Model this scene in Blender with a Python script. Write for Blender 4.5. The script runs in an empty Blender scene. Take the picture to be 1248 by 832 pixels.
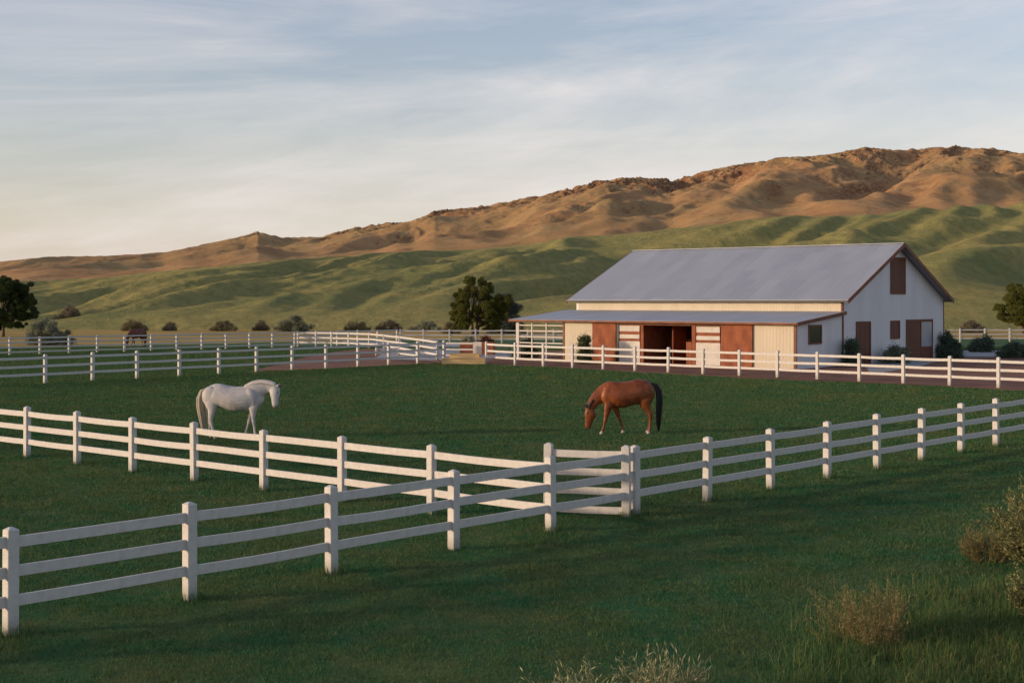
import bpy, bmesh, math, random
import numpy as np
from mathutils import Vector, Matrix

random.seed(7)
RNG = np.random.default_rng(7)
SC = bpy.context.scene
COL = SC.collection
F, HZ, CX, CH = 1680.0, 366.0, 624.0, 4.0      # focal length in px, horizon row, centre column, camera height


def G(px, py, z=0.0):
    """ground point seen at a photo pixel"""
    Y = F * (CH - z) / (py - HZ)
    return Vector(((px - CX) / F * Y, Y, z))


def at(px, py, Y):
    return Vector(((px - CX) / F * Y, Y, CH - (py - HZ) / F * Y))


# ------------------------------------------------------------------ materials
def new_mat(name):
    m = bpy.data.materials.new(name)
    m.use_nodes = True
    nt = m.node_tree
    return m, nt, nt.nodes['Principled BSDF']


def N(nt, kind, **kw):
    n = nt.nodes.new(kind)
    for k, v in kw.items():
        setattr(n, k, v)
    return n


def noise(nt, scale, detail=4, rough=0.55, coord='Object', vec_scale=None, dist=0.0, rot=None):
    tc = N(nt, 'ShaderNodeTexCoord')
    out = tc.outputs[coord]
    if vec_scale or rot:
        mp = N(nt, 'ShaderNodeMapping')
        if vec_scale:
            mp.inputs['Scale'].default_value = vec_scale
        if rot:
            mp.inputs['Rotation'].default_value = rot
        nt.links.new(out, mp.inputs['Vector'])
        out = mp.outputs['Vector']
    t = N(nt, 'ShaderNodeTexNoise')
    t.inputs['Scale'].default_value = scale
    t.inputs['Detail'].default_value = detail
    t.inputs['Roughness'].default_value = rough
    t.inputs['Distortion'].default_value = dist
    nt.links.new(out, t.inputs['Vector'])
    return t.outputs['Fac']


def ramp(nt, fac, stops):
    r = N(nt, 'ShaderNodeValToRGB')
    el = r.color_ramp.elements
    while len(el) > len(stops):
        el.remove(el[-1])
    while len(el) < len(stops):
        el.new(0.5)
    for e, (p, c) in zip(el, stops):
        e.position = p
        e.color = (*c, 1) if len(c) == 3 else c
    nt.links.new(fac, r.inputs['Fac'])
    return r.outputs['Color']


def mix(nt, fac, a, b, mode='MIX'):
    m = N(nt, 'ShaderNodeMix', data_type='RGBA', blend_type=mode)
    for sock, v in ((m.inputs[0], fac), (m.inputs[6], a), (m.inputs[7], b)):
        if hasattr(v, 'is_output'):
            nt.links.new(v, sock)
        elif isinstance(v, (int, float)):
            sock.default_value = v
        else:
            sock.default_value = (*v, 1)
    return m.outputs[2]


def math_n(nt, op, a, b=0.0, clamp=False):
    m = N(nt, 'ShaderNodeMath', operation=op, use_clamp=clamp)
    for sock, v in ((m.inputs[0], a), (m.inputs[1], b)):
        if hasattr(v, 'is_output'):
            nt.links.new(v, sock)
        else:
            sock.default_value = v
    return m.outputs[0]


def bump(nt, bsdf, height, strength=0.3, distance=0.02):
    b = N(nt, 'ShaderNodeBump')
    b.inputs['Strength'].default_value = strength
    b.inputs['Distance'].default_value = distance
    nt.links.new(height, b.inputs['Height'])
    nt.links.new(b.outputs['Normal'], bsdf.inputs['Normal'])


def simple_mat(name, c1, c2, scale, rough=0.6, vec_scale=None, bump_s=0.0, bump_d=0.01, detail=4, lo=0.35, hi=0.65, spec=0.3):
    m, nt, b = new_mat(name)
    f = noise(nt, scale, detail, vec_scale=vec_scale)
    nt.links.new(ramp(nt, f, [(lo, c1), (hi, c2)]), b.inputs['Base Color'])
    b.inputs['Roughness'].default_value = rough
    b.inputs['Specular IOR Level'].default_value = spec
    if bump_s:
        bump(nt, b, f, bump_s, bump_d)
    return m


def fence_paint(name, foot=False):
    m, nt, b = new_mat(name)
    f = noise(nt, 9, 6, 0.6, vec_scale=(1, 1, 1))
    g = noise(nt, 60, 3, 0.6)
    c = ramp(nt, f, [(0.25, (0.47, 0.455, 0.43)), (0.5, (0.56, 0.54, 0.515)), (0.75, (0.62, 0.60, 0.575))])
    c = mix(nt, math_n(nt, 'MULTIPLY', g, 0.16), c, (0.42, 0.39, 0.34))
    oi = N(nt, 'ShaderNodeObjectInfo')
    c = mix(nt, math_n(nt, 'MULTIPLY', oi.outputs['Random'], 0.16), c, (0.46, 0.44, 0.40))
    st = noise(nt, 3.2, 6, 0.7, vec_scale=(2.2, 2.2, 0.25))
    c = mix(nt, ramp(nt, st, [(0.56, (0, 0, 0)), (0.75, (0.45, 0.45, 0.45))]), c, (0.36, 0.34, 0.29))
    if foot:
        tcf = N(nt, 'ShaderNodeTexCoord')
        sf = N(nt, 'ShaderNodeSeparateXYZ')
        nt.links.new(tcf.outputs['Object'], sf.inputs[0])
        hgt = math_n(nt, 'ADD', sf.outputs[2], math_n(nt, 'MULTIPLY', math_n(nt, 'SUBTRACT', g, 0.5), 0.35))
        c = mix(nt, ramp(nt, hgt, [(0.03, (0.6, 0.6, 0.6)), (0.26, (0, 0, 0))]), c, (0.17, 0.17, 0.10))
    nt.links.new(c, b.inputs['Base Color'])
    b.inputs['Roughness'].default_value = 0.6
    b.inputs['Specular IOR Level'].default_value = 0.25
    bump(nt, b, math_n(nt, 'ADD', f, g), 0.35, 0.004)
    return m


def siding(name, c1, c2, axis, pitch=0.3, rough=0.55, strength=0.5):
    """sheet siding: narrow vertical ribs along a local axis, a little weathering"""
    m, nt, b = new_mat(name)
    tc = N(nt, 'ShaderNodeTexCoord')
    sep = N(nt, 'ShaderNodeSeparateXYZ')
    nt.links.new(tc.outputs['Object'], sep.inputs[0])
    x = math_n(nt, 'FRACT', math_n(nt, 'DIVIDE', sep.outputs[axis], pitch))
    rib = math_n(nt, 'SMOOTH_MIN', math_n(nt, 'ABSOLUTE', math_n(nt, 'SUBTRACT', x, 0.5)), 0.12)
    panel = math_n(nt, 'FLOOR', math_n(nt, 'DIVIDE', sep.outputs[axis], pitch * 3))
    wn = N(nt, 'ShaderNodeTexWhiteNoise', noise_dimensions='1D')
    nt.links.new(panel, wn.inputs['W'])
    f = noise(nt, 0.9, 5, 0.6, vec_scale=(1, 1, 0.35))
    f = math_n(nt, 'ADD', math_n(nt, 'MULTIPLY', f, 0.75), math_n(nt, 'MULTIPLY', wn.outputs['Value'], 0.25))
    nt.links.new(ramp(nt, f, [(0.3, c1), (0.7, c2)]), b.inputs['Base Color'])
    b.inputs['Roughness'].default_value = rough
    b.inputs['Specular IOR Level'].default_value = 0.3
    bump(nt, b, rib, strength, 0.12)
    return m


def roof_mat(name):
    m, nt, b = new_mat(name)
    tc = N(nt, 'ShaderNodeTexCoord')
    sep = N(nt, 'ShaderNodeSeparateXYZ')
    nt.links.new(tc.outputs['Object'], sep.inputs[0])
    y, x = sep.outputs[1], sep.outputs[0]
    fr = math_n(nt, 'FRACT', math_n(nt, 'DIVIDE', y, 0.46))
    rib = math_n(nt, 'SUBTRACT', 0.12, math_n(nt, 'ABSOLUTE', math_n(nt, 'SUBTRACT', fr, 0.5)), clamp=True)
    pid = math_n(nt, 'FLOOR', math_n(nt, 'DIVIDE', y, 0.92))
    row = math_n(nt, 'FLOOR', math_n(nt, 'DIVIDE', math_n(nt, 'ADD', x, math_n(nt, 'MULTIPLY', pid, 1.37)), 2.8))
    wn = N(nt, 'ShaderNodeTexWhiteNoise', noise_dimensions='2D')
    cmb = N(nt, 'ShaderNodeCombineXYZ')
    nt.links.new(pid, cmb.inputs[0])
    nt.links.new(row, cmb.inputs[1])
    nt.links.new(cmb.outputs[0], wn.inputs['Vector'])
    f = noise(nt, 0.35, 6, 0.65, vec_scale=(0.5, 1.5, 1))
    f = math_n(nt, 'ADD', math_n(nt, 'MULTIPLY', f, 0.7), math_n(nt, 'MULTIPLY', wn.outputs['Value'], 0.3))
    nt.links.new(ramp(nt, f, [(0.25, (0.27, 0.30, 0.355)), (0.75, (0.35, 0.38, 0.44))]), b.inputs['Base Color'])
    b.inputs['Roughness'].default_value = 0.5
    b.inputs['Metallic'].default_value = 0.15
    bump(nt, b, rib, 0.35, 0.2)
    return m


def planks(name, c1, c2, axis, pitch=0.16):
    m, nt, b = new_mat(name)
    tc = N(nt, 'ShaderNodeTexCoord')
    sep = N(nt, 'ShaderNodeSeparateXYZ')
    nt.links.new(tc.outputs['Object'], sep.inputs[0])
    d = math_n(nt, 'DIVIDE', sep.outputs[axis], pitch)
    fr = math_n(nt, 'ABSOLUTE', math_n(nt, 'SUBTRACT', math_n(nt, 'FRACT', d), 0.5))
    gap = math_n(nt, 'LESS_THAN', fr, 0.46)
    wn = N(nt, 'ShaderNodeTexWhiteNoise', noise_dimensions='1D')
    nt.links.new(math_n(nt, 'FLOOR', d), wn.inputs['W'])
    f = noise(nt, 3, 5, 0.6, vec_scale=(3, 3, 0.5))
    f = math_n(nt, 'ADD', math_n(nt, 'MULTIPLY', f, 0.6), math_n(nt, 'MULTIPLY', wn.outputs['Value'], 0.4))
    nt.links.new(ramp(nt, f, [(0.25, c1), (0.75, c2)]), b.inputs['Base Color'])
    b.inputs['Roughness'].default_value = 0.65
    b.inputs['Specular IOR Level'].default_value = 0.2
    bump(nt, b, gap, 0.6, 0.02)
    return m


def leaf_mat(name, stops, scale=1.2, trans=0.15, isl=0.5):
    """leaf colour varies from clump to clump and leaf to leaf"""
    m, nt, b = new_mat(name)
    f = noise(nt, scale, 3)
    g = N(nt, 'ShaderNodeNewGeometry')
    v = math_n(nt, 'ADD', math_n(nt, 'MULTIPLY', f, 1 - isl), math_n(nt, 'MULTIPLY', g.outputs['Random Per Island'], isl))
    c = ramp(nt, v, stops)
    nt.links.new(c, b.inputs['Base Color'])
    b.inputs['Roughness'].default_value = 0.7
    b.inputs['Specular IOR Level'].default_value = 0.15
    if trans:
        t = N(nt, 'ShaderNodeBsdfTranslucent')
        nt.links.new(c, t.inputs['Color'])
        ms = N(nt, 'ShaderNodeMixShader')
        ms.inputs[0].default_value = trans
        nt.links.new(b.outputs[0], ms.inputs[1])
        nt.links.new(t.outputs[0], ms.inputs[2])
        nt.links.new(ms.outputs[0], nt.nodes['Material Output'].inputs['Surface'])
    return m


def pasture_color(nt):
    big = noise(nt, 0.22, 5, 0.62, dist=0.6)
    mid = noise(nt, 0.9, 5, 0.65)
    fine = noise(nt, 6.0, 3, 0.6)
    c = ramp(nt, big, [(0.36, (0.026, 0.125, 0.044)), (0.5, (0.050, 0.132, 0.042)), (0.64, (0.115, 0.150, 0.048))])
    c2 = ramp(nt, mid, [(0.40, (0.024, 0.125, 0.046)), (0.52, (0.070, 0.126, 0.042)), (0.66, (0.125, 0.145, 0.056))])
    c = mix(nt, 0.55, c, c2)
    sm = noise(nt, 2.6, 4, 0.65)
    c = mix(nt, ramp(nt, sm, [(0.5, (0, 0, 0)), (0.68, (0.5, 0.5, 0.5))]), c, (0.115, 0.130, 0.050))
    return mix(nt, math_n(nt, 'MULTIPLY', fine, 0.35), c, (0.045, 0.070, 0.030))


M = {}
M['paint'] = fence_paint('white_fence_paint')
M['post_paint'] = fence_paint('weathered_post_paint', True)
M['cream_siding'] = siding('cream_siding', (0.47, 0.415, 0.315), (0.53, 0.465, 0.36), 1, 0.22)
M['white_siding'] = siding('white_siding', (0.60, 0.60, 0.615), (0.68, 0.68, 0.695), 0, 0.3)
M['pale_board'] = simple_mat('pale_painted_board', (0.48, 0.445, 0.395), (0.58, 0.54, 0.49), 2.0, 0.6, bump_s=0.1)
M['rust_panel'] = simple_mat('rust_brown_panel', (0.17, 0.050, 0.022), (0.30, 0.095, 0.040), 1.3, 0.75, vec_scale=(1, 1.5, 0.8), detail=8, bump_s=0.2)
M['rust_trim'] = simple_mat('rust_brown_trim', (0.13, 0.050, 0.026), (0.21, 0.082, 0.042), 1.5, 0.65)
M['brown_planks_y'] = planks('brown_planks', (0.11, 0.044, 0.026), (0.17, 0.072, 0.042), 0)
M['dark_glass'] = simple_mat('dark_window_glass', (0.020, 0.020, 0.010), (0.035, 0.033, 0.018), 1.0, 0.15, spec=0.5)
M['pale_glass'] = simple_mat('pale_window_glass', (0.30, 0.32, 0.36), (0.36, 0.38, 0.42), 1.0, 0.2, spec=0.5)
M['roof'] = roof_mat('metal_roof')
M['dark_metal'] = simple_mat('dark_metal', (0.03, 0.03, 0.032), (0.05, 0.05, 0.05), 5, 0.5)
M['pine_board'] = simple_mat('new_pine_board', (0.52, 0.36, 0.17), (0.64, 0.46, 0.23), 2.5, 0.6, vec_scale=(0.5, 3, 3), bump_s=0.1)
M['bark'] = simple_mat('tree_bark', (0.06, 0.045, 0.032), (0.14, 0.11, 0.08), 4, 0.9, vec_scale=(3, 3, 0.6), bump_s=0.6, bump_d=0.05)
M['twig'] = simple_mat('shrub_twig', (0.07, 0.05, 0.03), (0.15, 0.11, 0.065), 8, 0.9)
M['conifer'] = leaf_mat('olive_foliage', [(0.3, (0.045, 0.062, 0.014)), (0.5, (0.090, 0.105, 0.022)), (0.72, (0.17, 0.165, 0.034))], 0.9)
M['dark_tree'] = leaf_mat('dark_foliage', [(0.3, (0.020, 0.038, 0.014)), (0.5, (0.036, 0.060, 0.018)), (0.72, (0.065, 0.085, 0.024))], 0.9)
M['blue_shrub'] = leaf_mat('bluish_foliage', [(0.3, (0.055, 0.075, 0.068)), (0.7, (0.13, 0.15, 0.125))], 1.2)
M['sage'] = leaf_mat('sage_foliage', [(0.3, (0.11, 0.135, 0.09)), (0.7, (0.29, 0.30, 0.21))], 1.2)
M['brush'] = leaf_mat('brown_brush_foliage', [(0.3, (0.11, 0.092, 0.060)), (0.7, (0.25, 0.225, 0.15))], 1.2)
M['olive_brush'] = leaf_mat('olive_brush_foliage', [(0.3, (0.12, 0.112, 0.062)), (0.7, (0.29, 0.245, 0.14))], 1.2)
M['green_shrub'] = leaf_mat('green_shrub_foliage', [(0.3, (0.045, 0.080, 0.055)), (0.7, (0.12, 0.165, 0.11))], 1.5)
M['light_shrub'] = leaf_mat('light_green_foliage', [(0.3, (0.05, 0.07, 0.025)), (0.7, (0.13, 0.15, 0.06))], 1.5)
M['red_shrub'] = leaf_mat('rusty_foliage', [(0.3, (0.06, 0.022, 0.014)), (0.7, (0.16, 0.05, 0.028))], 1.5)
M['dry_twig'] = leaf_mat('dry_tan_twigs', [(0.25, (0.11, 0.085, 0.038)), (0.55, (0.24, 0.18, 0.08)), (0.8, (0.36, 0.27, 0.125))], 3, 0.1, 0.7)
M['gold_leaf'] = leaf_mat('golden_sage_leaves', [(0.25, (0.08, 0.10, 0.04)), (0.55, (0.17, 0.18, 0.075)), (0.8, (0.30, 0.27, 0.12))], 3, 0.2, 0.7)
M['pale_leaf'] = leaf_mat('pale_sage_leaves', [(0.25, (0.12, 0.14, 0.07)), (0.55, (0.27, 0.27, 0.145)), (0.8, (0.44, 0.41, 0.23))], 4, 0.2, 0.7)
M['tall_grass'] = leaf_mat('tall_grass_blades', [(0.3, (0.040, 0.115, 0.038)), (0.58, (0.095, 0.15, 0.046)), (0.78, (0.21, 0.205, 0.070)), (0.95, (0.38, 0.32, 0.13))], 1.0, 0.25, 0.6)
M['concrete'] = simple_mat('pale_concrete', (0.27, 0.27, 0.28), (0.36, 0.36, 0.37), 0.8, 0.85)
M['gravel'] = simple_mat('grey_gravel', (0.26, 0.275, 0.30), (0.38, 0.39, 0.41), 2.0, 0.9, detail=8)
M['dirt'] = simple_mat('red_brown_dirt', (0.14, 0.058, 0.036), (0.24, 0.108, 0.066), 0.5, 0.95, detail=8, bump_s=0.4, bump_d=0.05)
M['dry_field'] = simple_mat('dry_golden_grass', (0.27, 0.175, 0.032), (0.45, 0.285, 0.055), 0.12, 0.95, detail=8, vec_scale=(0.6, 1.6, 1))


def m_pasture(name, blades):
    m, nt, b = new_mat(name)
    c = pasture_color(nt)
    if blades:
        g = N(nt, 'ShaderNodeNewGeometry')
        dry = ramp(nt, g.outputs['Random Per Island'], [(0.0, (0, 0, 0)), (0.82, (0, 0, 0)), (1.0, (1, 1, 1))])
        c = mix(nt, math_n(nt, 'MULTIPLY', dry, 0.7), c, (0.16, 0.16, 0.066))
        hv = N(nt, 'ShaderNodeHueSaturation')
        nt.links.new(math_n(nt, 'ADD', 0.55, math_n(nt, 'MULTIPLY', g.outputs['Random Per Island'], 1.0)), hv.inputs['Value'])
        nt.links.new(c, hv.inputs['Color'])
        c = hv.outputs['Color']
        t = N(nt, 'ShaderNodeBsdfTranslucent')
        nt.links.new(c, t.inputs['Color'])
        ms = N(nt, 'ShaderNodeMixShader')
        ms.inputs[0].default_value = 0.2
        nt.links.new(b.outputs[0], ms.inputs[1])
        nt.links.new(t.outputs[0], ms.inputs[2])
        nt.links.new(ms.outputs[0], nt.nodes['Material Output'].inputs['Surface'])
    else:
        bump(nt, b, noise(nt, 9, 6, 0.7), 0.5, 0.06)
    nt.links.new(c, b.inputs['Base Color'])
    b.inputs['Roughness'].default_value = 0.8
    b.inputs['Specular IOR Level'].default_value = 0.1
    return m


M['pasture'] = m_pasture('pasture_ground', False)
M['blades'] = m_pasture('pasture_blades', True)


# ------------------------------------------------------------------ mesh helpers
def np_mesh(name, v, f, m, smooth=False):
    v = np.asarray(v, dtype=np.float32)
    f = np.asarray(f, dtype=np.int32)
    me = bpy.data.meshes.new(name)
    me.vertices.add(len(v))
    me.vertices.foreach_set('co', v.ravel())
    k = f.shape[1]
    me.loops.add(f.size)
    me.loops.foreach_set('vertex_index', f.ravel())
    me.polygons.add(len(f))
    me.polygons.foreach_set('loop_start', np.arange(0, f.size, k, dtype=np.int32))
    if smooth:
        me.polygons.foreach_set('use_smooth', np.ones(len(f), dtype=bool))
    me.update(calc_edges=True)
    me.materials.append(m)
    return me


def link(name, me, parent=None, loc=(0, 0, 0), rz=0.0):
    o = bpy.data.objects.new(name, me)
    COL.objects.link(o)
    o.location = loc
    o.rotation_euler = (0, 0, rz)
    if parent is not None:
        o.parent = parent
    return o


def tag(o, label, cat, group=None):
    o['label'] = label
    o['category'] = cat
    if group:
        o['group'] = group
    return o


def thing(name, label, cat, loc=(0, 0, 0), rz=0.0, group=None):
    return tag(link(name, None, None, loc, rz), label, cat, group)


def structure(o):
    o['kind'] = 'structure'
    return o


class MB:
    """collects solids into one bmesh"""
    def __init__(self):
        self.bm = bmesh.new()

    def box(self, x0, x1, y0, y1, z0, z1, bev=0.0):
        r = bmesh.ops.create_cube(self.bm, size=1.0)
        vs = r['verts']
        bmesh.ops.scale(self.bm, vec=(x1 - x0, y1 - y0, z1 - z0), verts=vs)
        bmesh.ops.translate(self.bm, vec=((x0 + x1) / 2, (y0 + y1) / 2, (z0 + z1) / 2), verts=vs)
        if bev:
            es = list({e for v in vs for e in v.link_edges})
            bmesh.ops.bevel(self.bm, geom=es, offset=bev, segments=1, affect='EDGES')
        return self

    def poly(self, pts, d):
        """prism: polygon pts (3D) extruded by vector d"""
        d = Vector(d)
        a = [self.bm.verts.new(p) for p in pts]
        b = [self.bm.verts.new(Vector(p) + d) for p in pts]
        n = len(a)
        self.bm.faces.new(a)
        self.bm.faces.new(b[::-1])
        for i in range(n):
            self.bm.faces.new((a[i], b[i], b[(i + 1) % n], a[(i + 1) % n]))
        return self

    def tube(self, pts, rads, k=8):
        pts = [Vector(p) for p in pts]
        rings = []
        for i, p in enumerate(pts):
            t = (pts[min(i + 1, len(pts) - 1)] - pts[max(i - 1, 0)]).normalized()
            a = t.orthogonal().normalized()
            if i:
                a = (pa - t * pa.dot(t)).normalized()
            pa = a
            b = t.cross(a)
            rings.append([self.bm.verts.new(p + (a * math.cos(2 * math.pi * j / k) + b * math.sin(2 * math.pi * j / k)) * rads[i]) for j in range(k)])
        for r0, r1 in zip(rings, rings[1:]):
            for j in range(k):
                self.bm.faces.new((r0[j], r0[(j + 1) % k], r1[(j + 1) % k], r1[j]))
        self.bm.faces.new(rings[0][::-1])
        self.bm.faces.new(rings[-1])
        return self

    def mesh(self, name, m, smooth=False):
        bmesh.ops.recalc_face_normals(self.bm, faces=self.bm.faces[:])
        me = bpy.data.meshes.new(name)
        self.bm.to_mesh(me)
        self.bm.free()
        me.materials.append(m)
        if smooth:
            me.polygons.foreach_set('use_smooth', np.ones(len(me.polygons), dtype=bool))
        return me

    def build(self, name, m, parent=None, smooth=False):
        return link(name, self.mesh(name, m, smooth), parent)


# ---- numpy gradient noise
_P = np.random.default_rng(3).permutation(512)
_GA = np.random.default_rng(4).uniform(0, 2 * np.pi, 512)


def pn(x, y):
    xi, yi = np.floor(x).astype(int), np.floor(y).astype(int)
    xf, yf = x - xi, y - yi
    u, w = xf ** 3 * (xf * (xf * 6 - 15) + 10), yf ** 3 * (yf * (yf * 6 - 15) + 10)

    def g(ix, iy, dx, dy):
        a = _GA[_P[(_P[ix & 511] + iy) & 511]]
        return np.cos(a) * dx + np.sin(a) * dy
    n00, n10 = g(xi, yi, xf, yf), g(xi + 1, yi, xf - 1, yf)
    n01, n11 = g(xi, yi + 1, xf, yf - 1), g(xi + 1, yi + 1, xf - 1, yf - 1)
    return (n00 * (1 - u) + n10 * u) * (1 - w) + (n01 * (1 - u) + n11 * u) * w


def fbm(x, y, o=4, lac=2.03, gain=0.5):
    s, a = 0, 1.0
    for i in range(o):
        s = s + a * pn(x + 17.3 * i, y - 9.1 * i)
        x, y, a = x * lac, y * lac, a * gain
    return s


def ridged(x, y, o=4, gain=0.5):
    s, a = 0, 1.0
    for i in range(o):
        s = s + a * (1 - 2 * np.abs(pn(x + 31.7 * i, y + 5.3 * i)))
        x, y, a = x * 2.07, y * 2.07, a * gain
    return s


def sstep(a, b, x):
    t = np.clip((x - a) / (b - a), 0, 1)
    return t * t * (3 - 2 * t)


# ------------------------------------------------------------------ sun, sky, camera
SUN_AZ = math.radians(16)      # the sun stands left of the camera, this far behind the picture plane
SUN_EL = math.radians(9.5)
sd = Vector((-math.cos(SUN_AZ) * math.cos(SUN_EL), -math.sin(SUN_AZ) * math.cos(SUN_EL), math.sin(SUN_EL)))
sun = bpy.data.lights.new('sun', 'SUN')
sun.energy = 2.7
sun.angle = math.radians(3.0)      # the sun stands behind thin cirrus
sun.color = (1.0, 0.74, 0.49)
so = link('sun', sun)
so.rotation_euler = sd.to_track_quat('Z', 'Y').to_euler()

w = bpy.data.worlds.new('World')
SC.world = w
w.use_nodes = True
nt = w.node_tree
bg = nt.nodes['Background']
sky = N(nt, 'ShaderNodeTexSky', sky_type='NISHITA')
sky.sun_disc = False
sky.sun_elevation = SUN_EL
sky.sun_rotation = math.atan2(sd.x, sd.y)
sky.air_density = 1.0
sky.dust_density = 1.5
sky.ozone_density = 1.6
tc = N(nt, 'ShaderNodeTexCoord')
sep = N(nt, 'ShaderNodeSeparateXYZ')
nt.links.new(tc.outputs['Generated'], sep.inputs[0])


def sky_noise(scale, sx, sz, tilt, detail, dist, off=0.0):
    mp = N(nt, 'ShaderNodeMapping')
    mp.inputs['Rotation'].default_value = (0, math.radians(tilt), 0)
    mp.inputs['Scale'].default_value = (sx, sx, sz)
    mp.inputs['Location'].default_value = (off, off * 0.7, off * 0.3)
    mp2 = N(nt, 'ShaderNodeMapping')
    mp2.inputs['Rotation'].default_value = (0, math.radians(tilt), 0)
    nt.links.new(tc.outputs['Generated'], mp2.inputs['Vector'])
    mp.inputs['Rotation'].default_value = (0, 0, 0)
    nt.links.new(mp2.outputs['Vector'], mp.inputs['Vector'])
    t = N(nt, 'ShaderNodeTexNoise')
    t.inputs['Scale'].default_value = scale
    t.inputs['Detail'].default_value = detail
    t.inputs['Roughness'].default_value = 0.6
    t.inputs['Distortion'].default_value = dist
    nt.links.new(mp.outputs['Vector'], t.inputs['Vector'])
    return t.outputs['Fac']


n1 = sky_noise(1.0, 1.5, 9, 5, 9, 0.6, 3.1)
n2 = sky_noise(1.0, 4.5, 26, 3, 10, 1.2, 7.7)
dens = math_n(nt, 'ADD', math_n(nt, 'MULTIPLY', n1, 0.8), math_n(nt, 'MULTIPLY', n2, 0.2))
cl = ramp(nt, dens, [(0.42, (0.12, 0.12, 0.12)), (0.51, (0.42, 0.42, 0.42)), (0.63, (0.95, 0.95, 0.95))])
skyc = mix(nt, 1.0, sky.outputs['Color'], (1.24, 1.10, 1.18), 'MULTIPLY')
CLOUD = (5.2, 4.85, 4.75)
low = ramp(nt, sep.outputs[2], [(0.0, (1, 1, 1)), (0.30, (0.85, 0.85, 0.85)), (0.55, (0.25, 0.25, 0.25))])
mixed = mix(nt, math_n(nt, 'MULTIPLY', math_n(nt, 'MULTIPLY', cl, 0.85), low), skyc, CLOUD)
veil = ramp(nt, sep.outputs[2], [(0.0, (0.62, 0.62, 0.62)), (0.06, (0.28, 0.28, 0.28)), (0.14, (0.06, 0.06, 0.06)), (0.3, (0, 0, 0))])
mixed = mix(nt, veil, mixed, (5.2, 4.55, 4.05))
nt.links.new(mixed, bg.inputs['Color'])
bg.inputs['Strength'].default_value = 0.14

cam = bpy.data.cameras.new('camera')
cam.sensor_width = 36.0
cam.lens = F / 1248 * 36
cam.shift_y = -(416 - HZ) / 1248
cam.clip_end = 12000
co = link('camera', cam)
co.location = (0, 0, CH)
co.rotation_euler = (math.radians(90), 0, 0)
SC.camera = co
SC.view_settings.view_transform = 'Standard'
SC.view_settings.look = 'None'
SC.view_settings.exposure = 0.28
SC.view_settings.gamma = 1.0
SC.view_settings.use_curve_mapping = False

# ------------------------------------------------------------------ ground sheets
def sheet(name, pts, z, m):
    b = MB()
    b.bm.faces.new([b.bm.verts.new((p[0], p[1], z)) for p in pts])
    return structure(b.build(name, m))


sheet('ground', [(-1500, -60), (1500, -60), (1500, 2600), (-1500, 2600)], 0.0, M['pasture'])


def wobble(pts, amp, n=14):
    out = []
    for i, p in enumerate(pts):
        q = pts[(i + 1) % len(pts)]
        for k in range(n):
            t = k / n
            a = amp if k else amp * 0.3
            out.append((p[0] + (q[0] - p[0]) * t + random.uniform(-a, a), p[1] + (q[1] - p[1]) * t + random.uniform(-a, a) * 2))
    return out


sheet('dry_field', wobble([(-150, 122), (-38, 119), (-10, 142), (40, 142), (150, 140), (150, 235), (-150, 235)], 0.5), 0.004, M['dry_field'])
DIRT = [G(300, 453), G(397, 449.5), G(509, 443.5), G(541, 442), G(590, 444), G(663, 447), G(788, 454.5), G(930, 462), G(1037, 466), G(1154, 471.5), G(1217, 475), G(1400, 484), G(1420, 428), G(1180, 427), G(900, 425), G(600, 428), G(445, 425), G(405, 429), G(372, 435), G(335, 445)]
DIRT = [(p.x, p.y) for p in DIRT]
sheet('dirt_yard', wobble(DIRT, 0.16, 24), 0.006, M['dirt'])
sheet('gravel_path', wobble([tuple(G(*p)[:2]) for p in [(452, 438), (540, 439), (625, 436), (640, 425), (600, 420), (500, 418.5), (420, 415), (415, 417), (455, 421), (470, 430)]], 0.12), 0.011, M['gravel'])
sheet('concrete_apron', [tuple(G(*p)[:2]) for p in [(1052, 444), (1062, 456), (1120, 447), (1150, 438), (1142, 436.5)]], 0.016, M['concrete'])
sheet('patio', [tuple(G(*p)[:2]) for p in [(1165, 435), (1225, 434.5), (1222, 427), (1172, 427.5)]], 0.016, M['concrete'])


# ------------------------------------------------------------------ hills
def terrain(name, px, ts, fn, m):
    P, T = np.meshgrid(px, ts)
    X, Y, Z = fn(P, T)
    v = np.stack([X, Y, Z], -1).reshape(-1, 3)
    r, c = P.shape
    i = np.arange(r * c).reshape(r, c)
    f = np.stack([i[:-1, :-1], i[:-1, 1:], i[1:, 1:], i[1:, :-1]], -1).reshape(-1, 4)
    return structure(link(name, np_mesh(name, v, f, m, True)))


GREEN = np.array([(-600, 352), (-200, 348), (0, 346), (60, 345), (150, 338), (220, 331), (300, 322), (450, 310), (560, 305), (650, 297), (720, 288), (800, 281), (870, 273), (950, 265), (1100, 258), (1248, 247), (1600, 235), (1900, 240)], float)
BROWN = np.array([(-600, 330), (-200, 322), (0, 318), (60, 312), (130, 311), (200, 307), (255, 296), (300, 286), (314, 281.5), (328, 285), (345, 289), (390, 288), (430, 277), (480, 270), (500, 270), (530, 256), (570, 253), (610, 247), (660, 237), (700, 228), (730, 219), (780, 215), (820, 219), (860, 208), (900, 200), (950, 192), (1000, 189), (1030, 184), (1055, 179), (1100, 183), (1150, 178), (1200, 180), (1248, 186), (1500, 200), (1900, 215)], float)


def fit_skyline(P, Y, Z, target, win):
    """scale each bearing's heights so that its highest sight line meets the skyline, smoothly along the ridge"""
    mx = ((Z - CH) / Y).max(axis=0)
    want = (HZ - np.interp(P[0], target[:, 0], target[:, 1])) / F
    k = np.clip(want / np.maximum(mx, 1e-4), 0.3, 1.5)
    ker = np.hanning(win + 2)[1:-1]
    ker /= ker.sum()
    k = np.convolve(np.pad(k, win // 2, mode='edge'), ker, mode='valid')[: len(k)]
    return np.where(Z > 0, Z * k[None, :], Z)


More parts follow.
